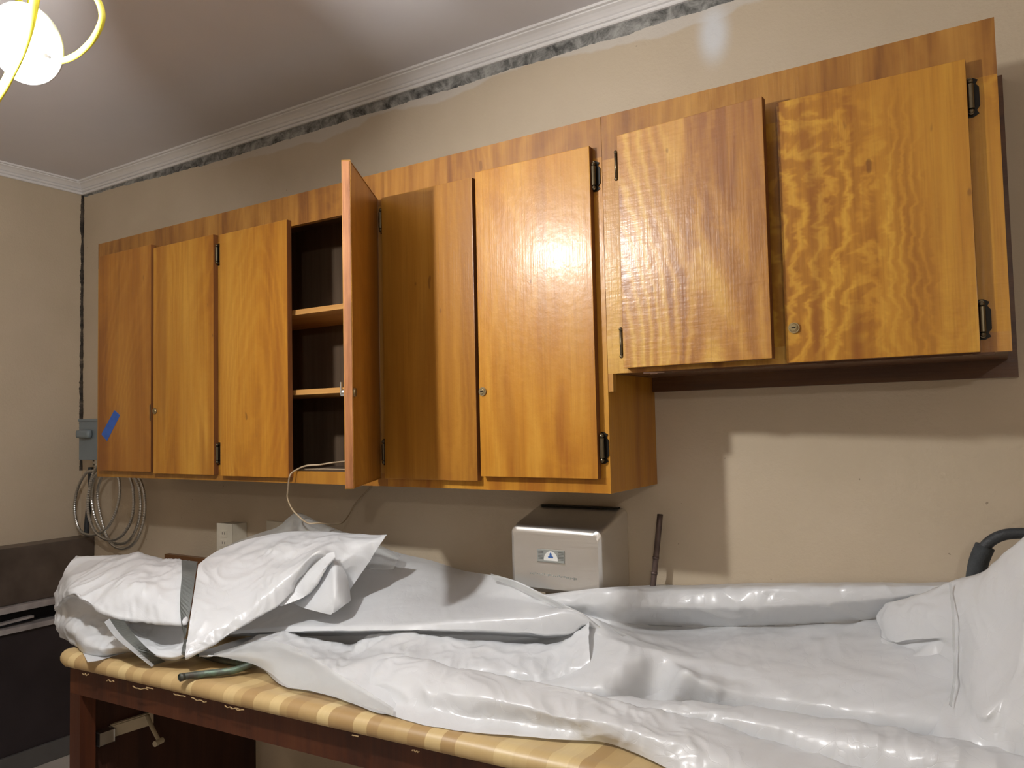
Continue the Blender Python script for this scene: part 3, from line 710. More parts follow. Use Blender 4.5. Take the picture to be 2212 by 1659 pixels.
def loft(bm, rows, mode='n', ncol=80, sub=8, amp=.004, cr=.006, zmin=.8665, seed=0, ends=0.03, sharp=(), crumple=.8):
    if mode == 'x':
        x0 = max(r[0][0] for r in rows); x1 = min(r[-1][0] for r in rows)
        x0 = min(r[0][0] for r in rows); x1 = max(r[-1][0] for r in rows)
        G = [row_x(r, [x0 + (x1 - x0) * k / ncol for k in range(ncol + 1)]) for r in rows]
    else: G = [row_n(r, ncol) for r in rows]
    V = []; R = len(G)
    for i in range(R - 1):
        for k in range(sub):
            t = k / sub; line = []
            for c in range(ncol + 1):
                p1, p2 = G[i][c], G[i + 1][c]
                p0 = G[i - 1][c] if i > 0 and i not in sharp else p1 - (p2 - p1) * .5
                p3 = G[i + 2][c] if i + 2 < R and (i + 1) not in sharp else p2 + (p2 - p1) * .5
                a = min(1.0, (p2 - p1).length / max((p1 - p0).length, 1e-6)); b = min(1.0, (p2 - p1).length / max((p3 - p2).length, 1e-6))
                m1 = (p2 - p1) * .5 + (p1 - p0) * .5 * a; m2 = (p2 - p1) * .5 + (p3 - p2) * .5 * b
                t2, t3 = t * t, t ** 3
                line.append(p1 * (2 * t3 - 3 * t2 + 1) + m1 * (t3 - 2 * t2 + t) + p2 * (-2 * t3 + 3 * t2) + m2 * (t3 - t2))
            V.append(line)
    V.append(list(G[-1])); H = len(V); sd = Vector((seed * 7.3, seed * 3.1, seed * 1.7))
    out = []
    for r in range(H):
        ln = []
        for c in range(ncol + 1):
            p = V[r][c]; a = V[min(r + 1, H - 1)][c] - V[max(r - 1, 0)][c]; b = V[r][min(c + 1, ncol)] - V[r][max(c - 1, 0)]
            nrm = a.cross(b)
            nrm = nrm.normalized() if nrm.length > 1e-12 else Vector((0, -1, 0))
            edge = min(1.0, min(r, H - 1 - r) / (sub * .8 + .01), 1.0)
            q = p * 5 + sd; wob = noise.noise(q)
            q2 = p * 9 + sd * 2 + Vector((noise.noise(q * 1.3), noise.noise(q * 1.3 + Vector((5, 0, 0))), noise.noise(q * 1.3 + Vector((0, 9, 0))))) * .9
            ridge = 1 - abs(noise.noise(q2)) * 2.2
            ridge2 = 1 - abs(noise.noise(q2 * 2.3 + Vector((3, 3, 3)))) * 2.2
            d = wob * amp + (ridge - .4) * cr * .7 + (ridge2 - .4) * cr * .3
            mk = min(1, max(0, .15 + 2.2 * noise.noise(p * 3.1 + sd * 3)))
            if crumple:
                q3 = p * 12 + Vector((noise.noise(p * 11), noise.noise(p * 11 + Vector((4, 1, 0))), noise.noise(p * 11 + Vector((0, 7, 2))))) * .8
                d += crumple * mk * ((1 - abs(noise.noise(q3)) * 2.6 - .35) * .0062 + (1 - abs(noise.noise(q3 * 2.1 + sd)) * 2.6 - .35) * .0032)
            p = p + nrm * d * (.25 + .75 * edge)
            if p.z < zmin: p.z = zmin + .0003 * math.sin(c + r)
            if p.y > -.004: p.y = -.004
            ln.append(bm.verts.new(p))
        out.append(ln)
    for a, b in zip(out, out[1:]):
        for k in range(ncol): bm.faces.new((a[k], b[k], b[k + 1], a[k + 1]))
    return out
Zc = .868
# (1) long sheet over the counter
bm = bmesh.new()
G1 = [  # against the wall, then out over what lies on the counter
 [(1060, 1300, -.20), (1180, 1284, -.20), (1260, 1274, -.20), (1330, 1268, -.20), (1385, 1265, -.06), (1430, 1263, -.012), (1700, 1259, -.012), (2000, 1258, -.012), (2110, 1257, -.012), (2420, 1252, -.012)],
 [(1060, 1310, -.225), (1180, 1291, -.225), (1260, 1283, -.225), (1330, 1279, -.225), (1400, 1276, -.14), (1700, 1271, -.11), (2000, 1266, -.08), (2110, 1262, -.06), (2420, 1260, -.05)],
 [(1060, 1320, -.235), (1180, 1305, -.235), (1260, 1305, -.235), (1330, 1310, -.23), (1400, 1312, -.16), (1700, 1308, -.125), (2000, 1283, -.09), (2110, 1270, -.07), (2420, 1265, -.06)],
 [(1060, 1335, -.215), (1180, 1320, -.215), (1260, 1328, -.215), (1340, 1345, -.20), (1390, 1350, -.11), (1450, 1353, -.05), (1600, 1353, -.055), (1750, 1348, -.055), (1890, 1337, -.05), (2000, 1300, -.05), (2420, 1275, -.05)],
 [(1060, 1345, -.225), (1180, 1335, -.225), (1260, 1340, -.225), (1340, 1352, -.21), (1390, 1355, -.12), (1450, 1357, -.06), (1600, 1357, -.065), (1750, 1352, -.065), (1890, 1341, -.07), (2000, 1310, -.08), (2420, 1300, -.10)],
 [(1060, 1370, -.22), (1180, 1365, -.25), (1262, 1332, -.27), (1345, 1371, -.28), (1450, 1390, -.24), (1600, 1390, -.22), (1750, 1400, -.22), (1890, 1395, -.21), (2040, 1380, -.22), (2420, 1380, -.25)],
 [(1060, 1400, -.34), (1180, 1420, -.36), (1235, 1400, -.37), (1345, 1395, -.37), (1500, 1424, -.35), (1600, 1440, -.36), (1700, 1462, -.38), (1800, 1462, -.37), (1900, 1450, -.34), (2040, 1440, -.34), (2420, 1440, -.36)],
 [(1060, 1440, -0.42), (1165, 1460, -0.44), (1200, 1452, -0.44), (1345, 1440, -0.44), (1420, 1420, -0.37), (1500, 1450, -0.39), (1600, 1470, -0.4), (1700, 1490, -0.42), (1760, 1500, -0.42), (1810, 1480, -0.39), (1900, 1490, -0.41), (2040, 1500, -0.41), (2420, 1510, -0.45)],
 [(1060, 1470, -0.48), (1180, 1480, -0.49), (1300, 1490, -0.5), (1450, 1495, -0.43), (1465, 1465, -0.455), (1520, 1475, -0.46), (1600, 1500, -0.44), (1750, 1520, -0.44), (1900, 1545, -0.46), (2040, 1560, -0.47), (2420, 1600, -0.52)],
 [(1060, 1500, -0.49), (1200, 1510, -0.5), (1300, 1530, -0.5), (1450, 1540, -0.43), (1600, 1560, -0.44), (1750, 1580, -0.45), (1900, 1610, -0.46), (2040, 1640, -0.47), (2420, 1700, -0.51)],
]
loft(bm, G1, 'x', 320, 11, amp=.003, cr=.005, seed=1, sharp=(3,), crumple=.25)
A_ = [  # upper left lobe, ending in the diagonal hem
 [(470, 1362, -.52), (600, 1290, -.3), (700, 1230, -.15), (820, 1184, -.05), (870, 1197, -.04), (930, 1210, -.04), (1000, 1232, -.05), (1060, 1242, -.17), (1100, 1250, -.215), (1185, 1289, -.225), (1250, 1321, -.24), (1300, 1346, -.26), (1352, 1371, -.28)],
 [(470, 1364, -.53), (600, 1300, -.34), (700, 1245, -.2), (820, 1205, -.12), (870, 1215, -.11), (930, 1225, -.10), (1000, 1243, -.10), (1060, 1256, -.19), (1100, 1264, -.23), (1185, 1302, -.24), (1250, 1330, -.255), (1300, 1351, -.27), (1352, 1373, -.285)],
 [(470, 1365, -.54), (600, 1330, -.42), (700, 1300, -.34), (820, 1275, -.28), (930, 1280, -.24), (1000, 1283, -.22), (1100, 1293, -.26), (1185, 1310, -.265), (1250, 1328, -.27), (1300, 1355, -.28), (1352, 1375, -.29)],
 [(470, 1367, -.56), (600, 1355, -.54), (700, 1353, -.52), (850, 1350, -.47), (950, 1345, -.43), (1050, 1340, -.40), (1150, 1333, -.37), (1256, 1326, -.33), (1300, 1360, -.31), (1352, 1378, -.30)],
 [(470, 1371, -.565), (600, 1365, -.548), (650, 1364, -.540), (850, 1362, -.480), (950, 1361, -.440), (1050, 1362, -.408), (1130, 1367, -.383), (1200, 1372, -.36), (1240, 1365, -.343), (1256, 1350, -.335), (1300, 1366, -.31), (1352, 1379, -.30)],
 [(470, 1378, -.50), (600, 1374, -.42), (650, 1374, -.40), (850, 1372, -.34), (950, 1371, -.32), (1050, 1372, -.29), (1130, 1376, -.27), (1200, 1380, -.27), (1240, 1374, -.28), (1256, 1362, -.29), (1300, 1373, -.29), (1352, 1384, -.29)],
]
loft(bm, A_, 'x', 200, 11, amp=.003, cr=.003, seed=2, sharp=(4,), crumple=.2)
B_ = [  # recess under the lobe and the next fold
 [(430, 1408, -.72), (560, 1372, -.44), (650, 1366, -.37), (850, 1358, -.31), (1050, 1360, -.26), (1200, 1366, -.25), (1275, 1345, -.26)],
 [(430, 1418, -.74), (500, 1402, -.62), (560, 1388, -.51), (650, 1390, -.44), (760, 1405, -.40), (850, 1395, -.36), (930, 1395, -.34), (1050, 1402, -.30), (1150, 1408, -.28), (1200, 1408, -.28), (1240, 1390, -.29), (1275, 1360, -.30)],
 [(430, 1418, -.76), (450, 1412, -.74), (500, 1398, -.66), (560, 1374, -.58), (610, 1365, -.55), (660, 1375, -.52), (720, 1391, -.50), (760, 1396, -.48), (800, 1373, -.47), (850, 1366, -.46), (930, 1372, -.43), (1050, 1385, -.39), (1150, 1392, -.36), (1200, 1391, -.345), (1235, 1376, -.34), (1275, 1345, -.33)],
 [(430, 1417, -.765), (470, 1413, -.73), (560, 1395, -.66), (610, 1385, -.60), (660, 1395, -.57), (720, 1410, -.55), (760, 1412, -.53), (800, 1400, -.52), (850, 1392, -.51), (930, 1400, -.48), (1050, 1410, -.45), (1150, 1418, -.42), (1200, 1420, -.40), (1235, 1400, -.38), (1275, 1370, -.36)],
 [(430, 1418, -.765), (470, 1417, -.75), (540, 1418, -.73), (600, 1430, -.71), (660, 1440, -.70), (720, 1445, -.68), (760, 1445, -.66), (850, 1430, -.60), (930, 1440, -.56), (1050, 1445, -.51), (1150, 1455, -.47), (1200, 1455, -.45), (1275, 1420, -.42)],
 [(430, 1420, Zc), (455, 1414, Zc), (500, 1427, Zc), (545, 1436, Zc), (570, 1448, Zc), (600, 1475, Zc), (618, 1484, Zc), (650, 1489, Zc), (720, 1505, Zc), (770, 1523, Zc), (830, 1542, Zc), (930, 1500, -.60), (1050, 1490, -.53), (1150, 1485, -.49), (1275, 1470, -.45)],
]
loft(bm, B_, 'x', 230, 12, amp=.005, cr=.007, seed=3, crumple=.8)
D_ = [
 [(1270, 1520, -.47), (1400, 1520, -.46), (1600, 1540, -.45), (1800, 1570, -.45), (2000, 1600, -.46), (2212, 1650, -.48), (2440, 1700, -.5)],
 [(1270, 1508, -.52), (1330, 1507, -.52), (1400, 1508, -.52), (1500, 1517, -.52), (1600, 1526, -.52), (1800, 1553, -.53), (1900, 1571, -.54), (2000, 1588, -.55), (2100, 1609, -.56), (2212, 1636, -.57), (2440, 1690, -.6)],
 [(1270, 1520, -.56), (1330, 1522, -.56), (1400, 1530, -.57), (1500, 1540, -.57), (1600, 1555, -.58), (1800, 1590, -.60), (1900, 1605, -.62), (2000, 1625, -.64), (2100, 1650, -.65), (2212, 1680, -.66), (2440, 1740, -.7)],
 [(1270, 1540, -.56), (1400, 1570, -.57), (1500, 1590, -.58), (1600, 1620, -.59), (1800, 1680, -.64), (2000, 1760, -.68), (2212, 1830, -.7), (2440, 1900, -.75)],
]
loft(bm, D_, 'x', 260, 11, amp=.004, cr=.007, seed=4, crumple=.6)
C_ = [
 [(800, 1430, -.56), (1000, 1458, -.52), (1200, 1500, -.50), (1350, 1535, -.50), (1600, 1600, -.52), (2440, 1860, -.56)],
 [(800, 1424, -.61), (850, 1420, -.61), (900, 1421, -.61), (1000, 1443, -.60), (1100, 1467, -.59), (1200, 1488, -.585), (1290, 1507, -.58), (1350, 1521, -.58), (1450, 1542, -.58), (1600, 1583, -.59), (1800, 1640, -.62), (2440, 1830, -.68)],
 [(800, 1440, -.65), (900, 1442, -.66), (1000, 1462, -.655), (1100, 1488, -.65), (1200, 1508, -.64), (1290, 1528, -.63), (1350, 1545, -.63), (1450, 1570, -.64), (1600, 1615, -.66), (1800, 1675, -.70), (2440, 1870, -.76)],
 [(800, 1470, -.69), (850, 1480, -.70), (920, 1490, -.71), (1000, 1502, -.705), (1070, 1512, -.70), (1160, 1534, -.695), (1200, 1546, -.69), (1300, 1560, -.68), (1370, 1580, -.68), (1450, 1600, -.69), (1600, 1650, -.72), (1800, 1720, -.78), (2440, 1920, -.84)],
 [(800, 1510, -.72), (850, 1520, -.73), (920, 1530, -.73), (1000, 1548, -.72), (1070, 1555, -.705), (1160, 1565, -.69), (1200, 1572, -.685), (1300, 1585, -.68), (1370, 1602, -.685), (1450, 1635, -.71), (1600, 1700, -.76), (1800, 1780, -.82), (2440, 2000, -.88)],
 [(800, 1534, Zc), (860, 1550, Zc), (900, 1562, Zc), (980, 1576, Zc), (1040, 1584, Zc), (1100, 1588, Zc), (1200, 1597, Zc), (1320, 1607, Zc), (1370, 1625, Zc), (1440, 1659, Zc), (1600, 1750, -.80), (1800, 1850, -.86), (2440, 2100, -.92)],
]
loft(bm, C_, 'x', 360, 12, amp=.006, cr=.008, seed=5, crumple=1.0)
sh = tag(obj('plastic_sheet', bm, SHT, smooth=True), 'long white plastic sheet lying in folds along the whole worktop', 'plastic sheet', 'white plastic sheets')
# clearer hem of the long sheet near the copper pipe
def strip(pts_a, pts_b, off=0.0015, n=24, bm=None):
    bm = bm or bmesh.new(); a = row_n(pts_a, n); b = row_n(pts_b, n); cam_ = Vector((0, -off * .8, off * .6))
    va = [bm.verts.new(p + cam_) for p in a]; vb = [bm.verts.new(p + cam_) for p in b]
    for k in range(n): bm.faces.new((va[k], vb[k], vb[k + 1], va[k + 1]))
    bmesh.ops.solidify(bm, geom=bm.faces[:], thickness=.0006)
    return bm

bm = bmesh.new()
Hm = [
 [(462, 1412, -.750), (500, 1400, -.700), (545, 1388, -.675), (590, 1386, -.66), (640, 1400, -.655), (690, 1430, -.69), (735, 1458, -.725), (790, 1490, -.745), (850, 1530, -.765)],
 [(462, 1414, -.762), (510, 1412, -.748), (555, 1412, -.735), (600, 1420, -.725), (640, 1440, -.730), (685, 1465, -.745), (735, 1487, -.757), (790, 1508, -.765), (850, 1540, -.785)],
 [(463, 1416, -.772), (505, 1425, -.772), (545, 1434, -.768), (585, 1455, -.775), (618, 1480, -.785), (665, 1490, -.782), (725, 1504, -.785), (780, 1523, -.79), (850, 1545, -.795)],
]
loft(bm, Hm, 'n', 90, 12, amp=.001, cr=.004, seed=14, crumple=.6)
child('clearer_hem', bm, SHT_THIN, sh, smooth=True, label='greyish single layer of film at the left tip')
bm = bmesh.new()
He = [[(1060, 1239, -.20), (1100, 1251, -.225), (1185, 1290, -.24), (1250, 1321, -.255), (1300, 1345, -.275), (1352, 1370, -.295), (1410, 1396, -.315)],
      [(1062, 1246, -.215), (1102, 1259, -.24), (1186, 1299, -.255), (1250, 1329, -.27), (1300, 1351, -.285), (1352, 1374, -.30), (1410, 1398, -.32)],
      [(1064, 1252, -.225), (1104, 1266, -.25), (1188, 1307, -.262), (1250, 1335, -.278), (1300, 1356, -.292), (1352, 1378, -.31), (1410, 1400, -.325)]]
loft(bm, He, 'n', 70, 6, amp=.0005, cr=.0015, seed=15, crumple=.25)
child('folded_hem', bm, SHT_THIN, sh, smooth=True)
# (2) crumpled sheet draped over something near the wall
bm = bmesh.new()
Pm = [
 [(428, 1220, -.62), (470, 1190, -.50), (540, 1164, -.40), (600, 1152, -.35), (650, 1147, -.32), (740, 1151, -.30), (800, 1155, -.29), (836, 1155, -.29)],
 [(424, 1250, -.68), (480, 1222, -.57), (560, 1195, -.47), (610, 1180, -.43), (660, 1172, -.40), (730, 1163, -.36), (780, 1170, -.35), (828, 1166, -.31)],
 [(418, 1290, -.72), (480, 1262, -.62), (560, 1232, -.53), (610, 1212, -.48), (660, 1196, -.45), (715, 1178, -.42), (760, 1200, -.39), (815, 1185, -.33)],
 [(410, 1340, -.76), (470, 1315, -.69), (545, 1275, -.60), (600, 1240, -.54), (650, 1212, -.49), (700, 1185, -.45), (745, 1220, -.41), (800, 1210, -.35)],
 [(404, 1385, -.79), (455, 1362, -.74), (520, 1325, -.67), (580, 1280, -.60), (630, 1240, -.54), (690, 1195, -.48), (730, 1240, -.42), (780, 1240, -.37)],
 [(400, 1422, -.81), (450, 1398, -.76), (500, 1367, -.70), (555, 1333, -.64), (610, 1300, -.575), (680, 1222, -.45), (712, 1250, -.41), (748, 1284, -.39)],
 [(402, 1418, -.74), (452, 1393, -.69), (502, 1362, -.63), (560, 1328, -.56), (615, 1290, -.50), (680, 1225, -.42), (712, 1252, -.39), (745, 1280, -.37)],
]
loft(bm, Pm, 'n', 160, 14, amp=.005, cr=.007, seed=6, sharp=(5,), zmin=.869, crumple=.8)
Fl = [  # the turned-under fold that runs up beside the crease
 [(600, 1306, -.575), (640, 1262, -.52), (690, 1205, -.47), (722, 1192, -.45)],
 [(610, 1310, -.57), (650, 1290, -.53), (690, 1240, -.49), (724, 1203, -.46)],
 [(640, 1296, -.54), (670, 1280, -.51), (700, 1240, -.48), (722, 1208, -.455)],
 [(642, 1297, -.50), (672, 1278, -.47), (700, 1240, -.44), (720, 1210, -.43)],
]
loft(bm, Fl, 'n', 40, 8, amp=.003, cr=.006, seed=7)
Fq = [
 [(633, 1303, -.49), (665, 1270, -.47), (700, 1240, -.45), (722, 1212, -.44), (748, 1240, -.42), (758, 1296, -.43)],
 [(655, 1313, -.51), (685, 1290, -.50), (708, 1262, -.485), (724, 1240, -.475), (740, 1265, -.46), (752, 1302, -.46)],
 [(690, 1322, -.52), (705, 1312, -.52), (716, 1298, -.515), (724, 1290, -.51), (735, 1300, -.50), (742, 1308, -.49)],
 [(715, 1328, -.52), (716, 1327, -.52), (717, 1326, -.52), (718, 1325, -.52), (720, 1324, -.52), (724, 1322, -.51)],
]
loft(bm, Fq, 'n', 40, 8, amp=.002, cr=.004, seed=8)
sh2 = tag(obj('plastic_sheet', bm, SHT, smooth=True), 'crumpled white plastic sheet heaped up near the wall, its right corner flared to a point', 'plastic sheet', 'white plastic sheets')
bm = bmesh.new()
Rr = [
 [(490, 1179, -.24), (530, 1162, -.22), (565, 1150, -.20), (600, 1138, -.18), (625, 1117, -.16), (643, 1107, -.15), (690, 1128, -.15), (735, 1147, -.15), (800, 1168, -.15), (866, 1201, -.14)],
 [(492, 1181, -.26), (535, 1172, -.25), (570, 1164, -.24), (600, 1156, -.22), (627, 1135, -.19), (645, 1120, -.20), (690, 1138, -.19), (735, 1155, -.19), (800, 1180, -.19), (862, 1205, -.16)],
 [(496, 1183, -.27), (540, 1186, -.27), (575, 1184, -.26), (605, 1176, -.24), (632, 1160, -.21), (652, 1150, -.24), (690, 1160, -.22), (735, 1172, -.22), (800, 1200, -.22), (858, 1215, -.18)],
 [(500, 1190, -.27), (545, 1205, -.27), (580, 1210, -.26), (610, 1210, -.24), (640, 1205, -.23), (660, 1200, -.23), (700, 1205, -.22), (740, 1215, -.22), (800, 1230, -.22), (850, 1230, -.20)],
]
loft(bm, Rr, 'n', 70, 8, amp=.003, cr=.006, seed=9)
child('raised_corner', bm, SHT_THIN, sh2, smooth=True, label='clearer single layer raised behind')

# (3) left bundle wrapped over the counter end
bm = bmesh.new()
Sb = [
 [(175, 1212, -.56), (220, 1207, -.52), (270, 1202, -.50), (296, 1196, -.50), (325, 1206, -.50), (398, 1216, -.50), (424, 1219, -.50)],
 [(162, 1206, -.66), (220, 1204, -.62), (270, 1200, -.60), (295, 1195, -.59), (320, 1204, -.59), (398, 1214, -.58), (424, 1217, -.57)],
 [(135, 1240, -.72), (158, 1243, -.76), (230, 1240, -.74), (290, 1235, -.73), (330, 1245, -.71), (398, 1245, -.68), (420, 1250, -.67)],
 [(122, 1280, -.74), (150, 1268, -.82), (220, 1275, -.82), (285, 1260, -.79), (330, 1290, -.79), (396, 1300, -.74), (409, 1300, -.73)],
 [(119, 1315, -.76), (152, 1284, -.85), (190, 1302, -.86), (240, 1331, -.86), (300, 1343, -.83), (394, 1349, -.79), (402, 1348, -.78)],
 [(120, 1322, -.75), (158, 1290, -.79), (195, 1304, -.78), (245, 1331, -.77), (300, 1340, -.74), (390, 1348, -.71), (401, 1350, -.72)],
 [(120, 1335, -.75), (150, 1325, -.78), (200, 1325, -.77), (250, 1345, -.76), (310, 1352, -.74), (385, 1368, -.72), (400, 1372, -.74)],
 [(122, 1355, -.77), (150, 1352, -.82), (215, 1350, -.79), (265, 1350, -.79), (320, 1375, -.77), (375, 1392, -.76), (400, 1390, -.77)],
 [(140, 1383, -.79), (180, 1385, -.85), (230, 1385, -.83), (275, 1375, -.83), (330, 1398, -.81), (375, 1408, -.80), (399, 1404, -.79)],
 [(170, 1410, -.82), (200, 1415, -.85), (240, 1404, -.85), (285, 1393, -.84), (335, 1415, -.83), (375, 1420, -.81), (400, 1412, -.80)],
 [(190, 1432, Zc), (215, 1427, Zc), (250, 1417, Zc), (300, 1406, Zc), (345, 1424, Zc), (378, 1426, Zc), (402, 1419, Zc)],
]
loft(bm, Sb, 'n', 130, 11, amp=.005, cr=.010, seed=10, sharp=(4,), zmin=.868, crumple=1.0)
sh3 = tag(obj('plastic_sheet', bm, SHT, smooth=True), 'white plastic sheet bundled and taped into a lump on the left end of the worktop', 'plastic sheet', 'white plastic sheets')
bm = strip([(396, 1212, -.588), (397, 1245, -.69), (393, 1300, -.75), (396, 1350, -.795)], [(431, 1216, -.575), (426, 1250, -.675), (419, 1300, -.725), (411, 1350, -.765), (404, 1385, -.785)], .009)
child('duct_tape', bm, TAPE, sh3, label='grey strip of duct tape')
bm = strip([(238, 1338, -.862), (262, 1372, -.862), (300, 1408, -.86), (334, 1438, Zc)], [(270, 1342, -.855), (292, 1372, -.85), (328, 1408, -.845), (360, 1430, Zc)], .004)
child('duct_tape', bm, TAPE, sh3, label='grey strip of duct tape')
bm = strip([(228, 1345, -.87), (252, 1378, -.87), (292, 1412, -.866), (330, 1442, Zc)], [(239, 1338, -.862), (263, 1372, -.862), (301, 1408, -.86), (336, 1438, Zc)], .005)
child('film_hem', bm, SHT, sh3)
bm = strip([(382, 1426, Zc), (392, 1418, -.80), (396, 1398, -.79), (402, 1380, -.79)], [(405, 1423, Zc), (406, 1415, -.80), (406, 1398, -.79), (406, 1382, -.79)], .004)
child('duct_tape', bm, TAPE, sh3, label='grey strip of duct tape')

# (4) sheet drawn up over a tall thing at the right
bm = bmesh.new()
F_ = [
 [(1896, 1345, -.05), (1912, 1325, -.05), (1950, 1312, -.06), (2020, 1290, -.08), (2060, 1275, -.11), (2120, 1255, -.16), (2180, 1215, -.22), (2212, 1190, -.26), (2300, 1120, -.36), (2440, 1040, -.42)],
 [(1896, 1333, -.12), (1912, 1311, -.14), (1950, 1298, -.17), (2020, 1275, -.21), (2060, 1258, -.25), (2120, 1235, -.31), (2180, 1192, -.38), (2212, 1165, -.42), (2300, 1090, -.50), (2440, 1000, -.55)],
 [(1898, 1342, -.14), (1918, 1335, -.19), (1960, 1330, -.23), (2020, 1322, -.27), (2060, 1312, -.31), (2120, 1300, -.38), (2180, 1275, -.44), (2212, 1255, -.48), (2300, 1200, -.56), (2440, 1130, -.60)],
 [(1905, 1360, -.16), (1925, 1384, -.21), (1965, 1383, -.25), (2020, 1378, -.28), (2050, 1375, -.31), (2100, 1375, -.38), (2180, 1360, -.45), (2212, 1350, -.49), (2300, 1320, -.58), (2440, 1280, -.64)],
 [(1905, 1378, -.17), (1925, 1388, -.20), (1965, 1388, -.235), (2030, 1384, -.275), (2055, 1400, -.31), (2105, 1420, -.41), (2150, 1440, -.46), (2212, 1430, -.52), (2300, 1420, -.60), (2440, 1400, -.67)],
 [(1890, 1430, -.27), (1940, 1430, -.29), (2000, 1430, -.30), (2056, 1450, -.34), (2085, 1490, -.43), (2112, 1540, -.52), (2180, 1500, -.53), (2212, 1480, -.55), (2300, 1490, -.62), (2440, 1500, -.69)],
 [(1880, 1500, -.35), (1950, 1510, -.37), (2010, 1515, -.41), (2045, 1525, -.44), (2080, 1550, -.49), (2118, 1560, -.535), (2180, 1560, -.56), (2212, 1560, -.58), (2300, 1580, -.64), (2440, 1600, -.70)],
 [(1880, 1560, -.41), (1950, 1570, -.42), (2010, 1590, -.47), (2040, 1600, -.54), (2080, 1610, -.55), (2118, 1620, -.56), (2180, 1640, -.58), (2212, 1650, -.58), (2300, 1680, -.64), (2440, 1710, -.68)],
]
loft(bm, F_, 'x', 180, 13, amp=.004, cr=.006, seed=12, crumple=.5)
sh4 = tag(obj('plastic_sheet', bm, SHT, smooth=True), 'white plastic sheet pulled up high at the right edge, in front of the black hose', 'plastic sheet', 'white plastic sheets')
bm = strip([(2050, 1262, -.262), (2056, 1330, -.33), (2058, 1400, -.34), (2060, 1460, -.375), (2050, 1525, -.46)], [(2056, 1260, -.262), (2062, 1330, -.33), (2064, 1400, -.34), (2066, 1460, -.38), (2056, 1530, -.46)], .006)
child('taped_seam', bm, SHT_THIN, sh4)

# ---------------- work lamp on yellow cord ----------------
wl = thing('work_or_fill_lamp', 'white porcelain lampholder with glowing bulb hanging on yellow cord', 'lamp', LAMP)
toC = (CP - LAMP).normalized(); toC = Vector((.40, -.80, -.43)).normalized()   # the way the holder faces
Rm = toC.to_track_quat('Z', 'Y').to_matrix().to_4x4(); ML = Matrix.Translation(LAMP) @ Rm
def lathe(prof, n=48):
    bm = bmesh.new(); rings = []
    for r, h in prof: rings.append([bm.verts.new((r * math.cos(2 * math.pi * k / n), r * math.sin(2 * math.pi * k / n), h)) for k in range(n)] if r > 1e-6 else [bm.verts.new((0, 0, h))])
    for a, b in zip(rings, rings[1:]):
        for k in range(n):
            if len(a) == 1: bm.faces.new((a[0], b[k], b[(k + 1) % n]))
            elif len(b) == 1: bm.faces.new((a[k], a[(k + 1) % n], b[0]))
            else: bm.faces.new((a[k], a[(k + 1) % n], b[(k + 1) % n], b[k]))
    return bm
R0 = .081
dp = [(0, -.022), (.058, -.022), (.068, -.016), (R0, -.006), (R0, .0), (.068, .004), (.046, .006), (.0, .006)]
cp_ = [(.040, .004), (.036, .014), (.030, .022), (.026, .034), (.022, .034), (.022, .020), (0, .020)]
def holder(M, n):
    bm = lathe(dp, n); b2 = lathe(cp_, n); me_ = bpy.data.meshes.new('tmp')
    b2.to_mesh(me_); b2.free(); bm.from_mesh(me_); bpy.data.meshes.remove(me_)
    for v in bm.verts: v.co = M @ v.co
    return bm
bm = holder(ML, 56)
child('lampholder', bm, POR, wl, smooth=True)
def onlamp(x, y, h): return ML @ Vector((x, y, h))
for a in (35, 250):
    bm = bmesh.new(); c = Vector((math.cos(math.radians(a)) * .055, math.sin(math.radians(a)) * .055, 0))
    p, q = onlamp(c.x, c.y, .004), onlamp(c.x, c.y, .009); cyl(bm, p, q, .0045, 14)
    child('screw', bm, CHR, wl)
for a in (330, 235):
    bm = bmesh.new()
    for s in (0, .014):
        c = Vector((math.cos(math.radians(a)) * (.05 + s * .5), math.sin(math.radians(a)) * (.05 + s * .5), 0))
        cyl(bm, onlamp(c.x, c.y, .0035), onlamp(c.x, c.y, .0062), .0045 - s * .1, 12)
    child('keyhole_slot', bm, BLK, wl)
# bulb screwed into the socket, leaning up and away to the left
sock = LAMP + toC * .022; bc_ = LAMP + toC * .160
ax = (bc_ - sock); axn = ax.normalized()
bm = bmesh.new(); cyl(bm, sock, sock + axn * .03, .0135, 24); cyl(bm, sock + axn * .03, bc_ - axn * .030, .014, 24, r2=.026)
child('bulb_base', bm, POR, wl, smooth=False)
bm = bmesh.new(); bmesh.ops.create_icosphere(bm, subdivisions=3, radius=.042, matrix=Matrix.Translation(bc_))
child('bulb', bm, emis('bulb_glow', (1.0, .975, .95), BULB), wl, smooth=True, label='glowing bulb')
yc = thing('power_cord', 'yellow cord looping around and across the white lampholder', 'cord', LAMP)
def cord(pts, r=.0066):
    bm = bmesh.new(); tube(bm, pts, r, 12, 8); return child('cord_run', bm, YEL, yc, smooth=True)
def lp(px, py, d):  # points beside the lamp, d = metres towards the viewer from the lamp's depth
    v = CF + (px - 1106) / FPX * CR + (829.5 - py) / FPX * CU
    return CP + v * ((LAMP - CP).dot(CF) - d)
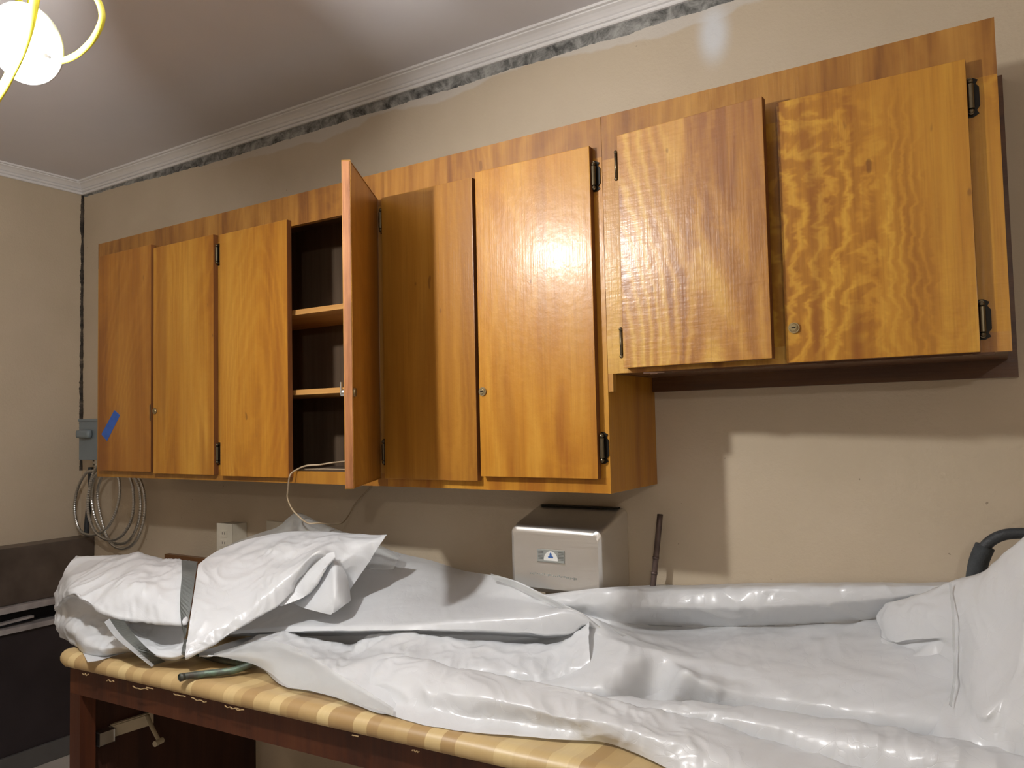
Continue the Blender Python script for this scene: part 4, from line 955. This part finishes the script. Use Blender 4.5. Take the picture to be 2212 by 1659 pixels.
cord([lp(84, -60, .03), lp(75, 0, .05), lp(64, 55, .065), lp(46, 110, .065), lp(22, 160, .05), (lp(0, 200, .04)), lp(-40, 260, .02)], .0092)
cord([lp(100, 122, -.025), lp(112, 130, -.02), lp(135, 131, -.01), lp(168, 117, .0), (lp(200, 86, .01)), lp(219, 48, .01), lp(219, 20, .0), lp(208, -6, .0), lp(190, -40, .0)])
cord([lp(26, -20, .0), lp(40, 0, -.01), lp(52, 22, -.025), lp(58, 36, -.032)])
cord([lp(68, -30, .0), lp(64, 0, -.0), lp(62, 20, -.02), lp(62, 40, -.032)], .0045)
bm = bmesh.new()
for (x, y) in ((101, 120), (106, 118)):
    tube(bm, [lp(x, y, -.028), lp(x + 5, y + 14, -.026), lp(x + 12, y + 33, -.022)], .0042, 8, 4)
child('cord_sheath', bm, plain('paper_sheath', (.55, .45, .33), .8), yc)

# added fill light, unseen behind the viewer, built like the hanging lamp
s2 = thing('work_or_fill_lamp', 'added fill lamp hanging unseen behind the viewer', 'lamp', (4.9, -3.5, 2.3))
L2 = Vector((4.9, -3.5, 2.30))
bm = holder(Matrix.Translation(L2 + Vector((0, 0, .03))) @ Matrix.Rotation(math.pi, 4, 'X'), 32)
child('lampholder', bm, POR, s2, smooth=True)
bm = bmesh.new(); cyl(bm, L2 + Vector((0, 0, .02)), L2 + Vector((0, 0, -.03)), .0135, 20); child('bulb_base', bm, POR, s2)
bm = bmesh.new(); bmesh.ops.create_icosphere(bm, subdivisions=3, radius=.030, matrix=Matrix.Translation(L2 + Vector((0, 0, -.055))))
child('bulb', bm, emis('bulb_glow_fill', (1.0, .95, .90), BULB_FILL), s2, smooth=True)
bm = bmesh.new(); tube(bm, [L2 + Vector((0, 0, .05)), L2 + Vector((.01, 0, .15)), Vector((4.9, -3.5, RZ))], .0052, 10, 6); child('cord_run', bm, YEL, s2, smooth=True)

# move each thing's origin to its base, keeping the parts where they stand
for o in list(bpy.data.objects):
    if o.type == 'EMPTY' and 'base' in o.keys():
        L = Vector(o['base']); o.location = L
        for c in o.children: c.location = -L
        del o['base']
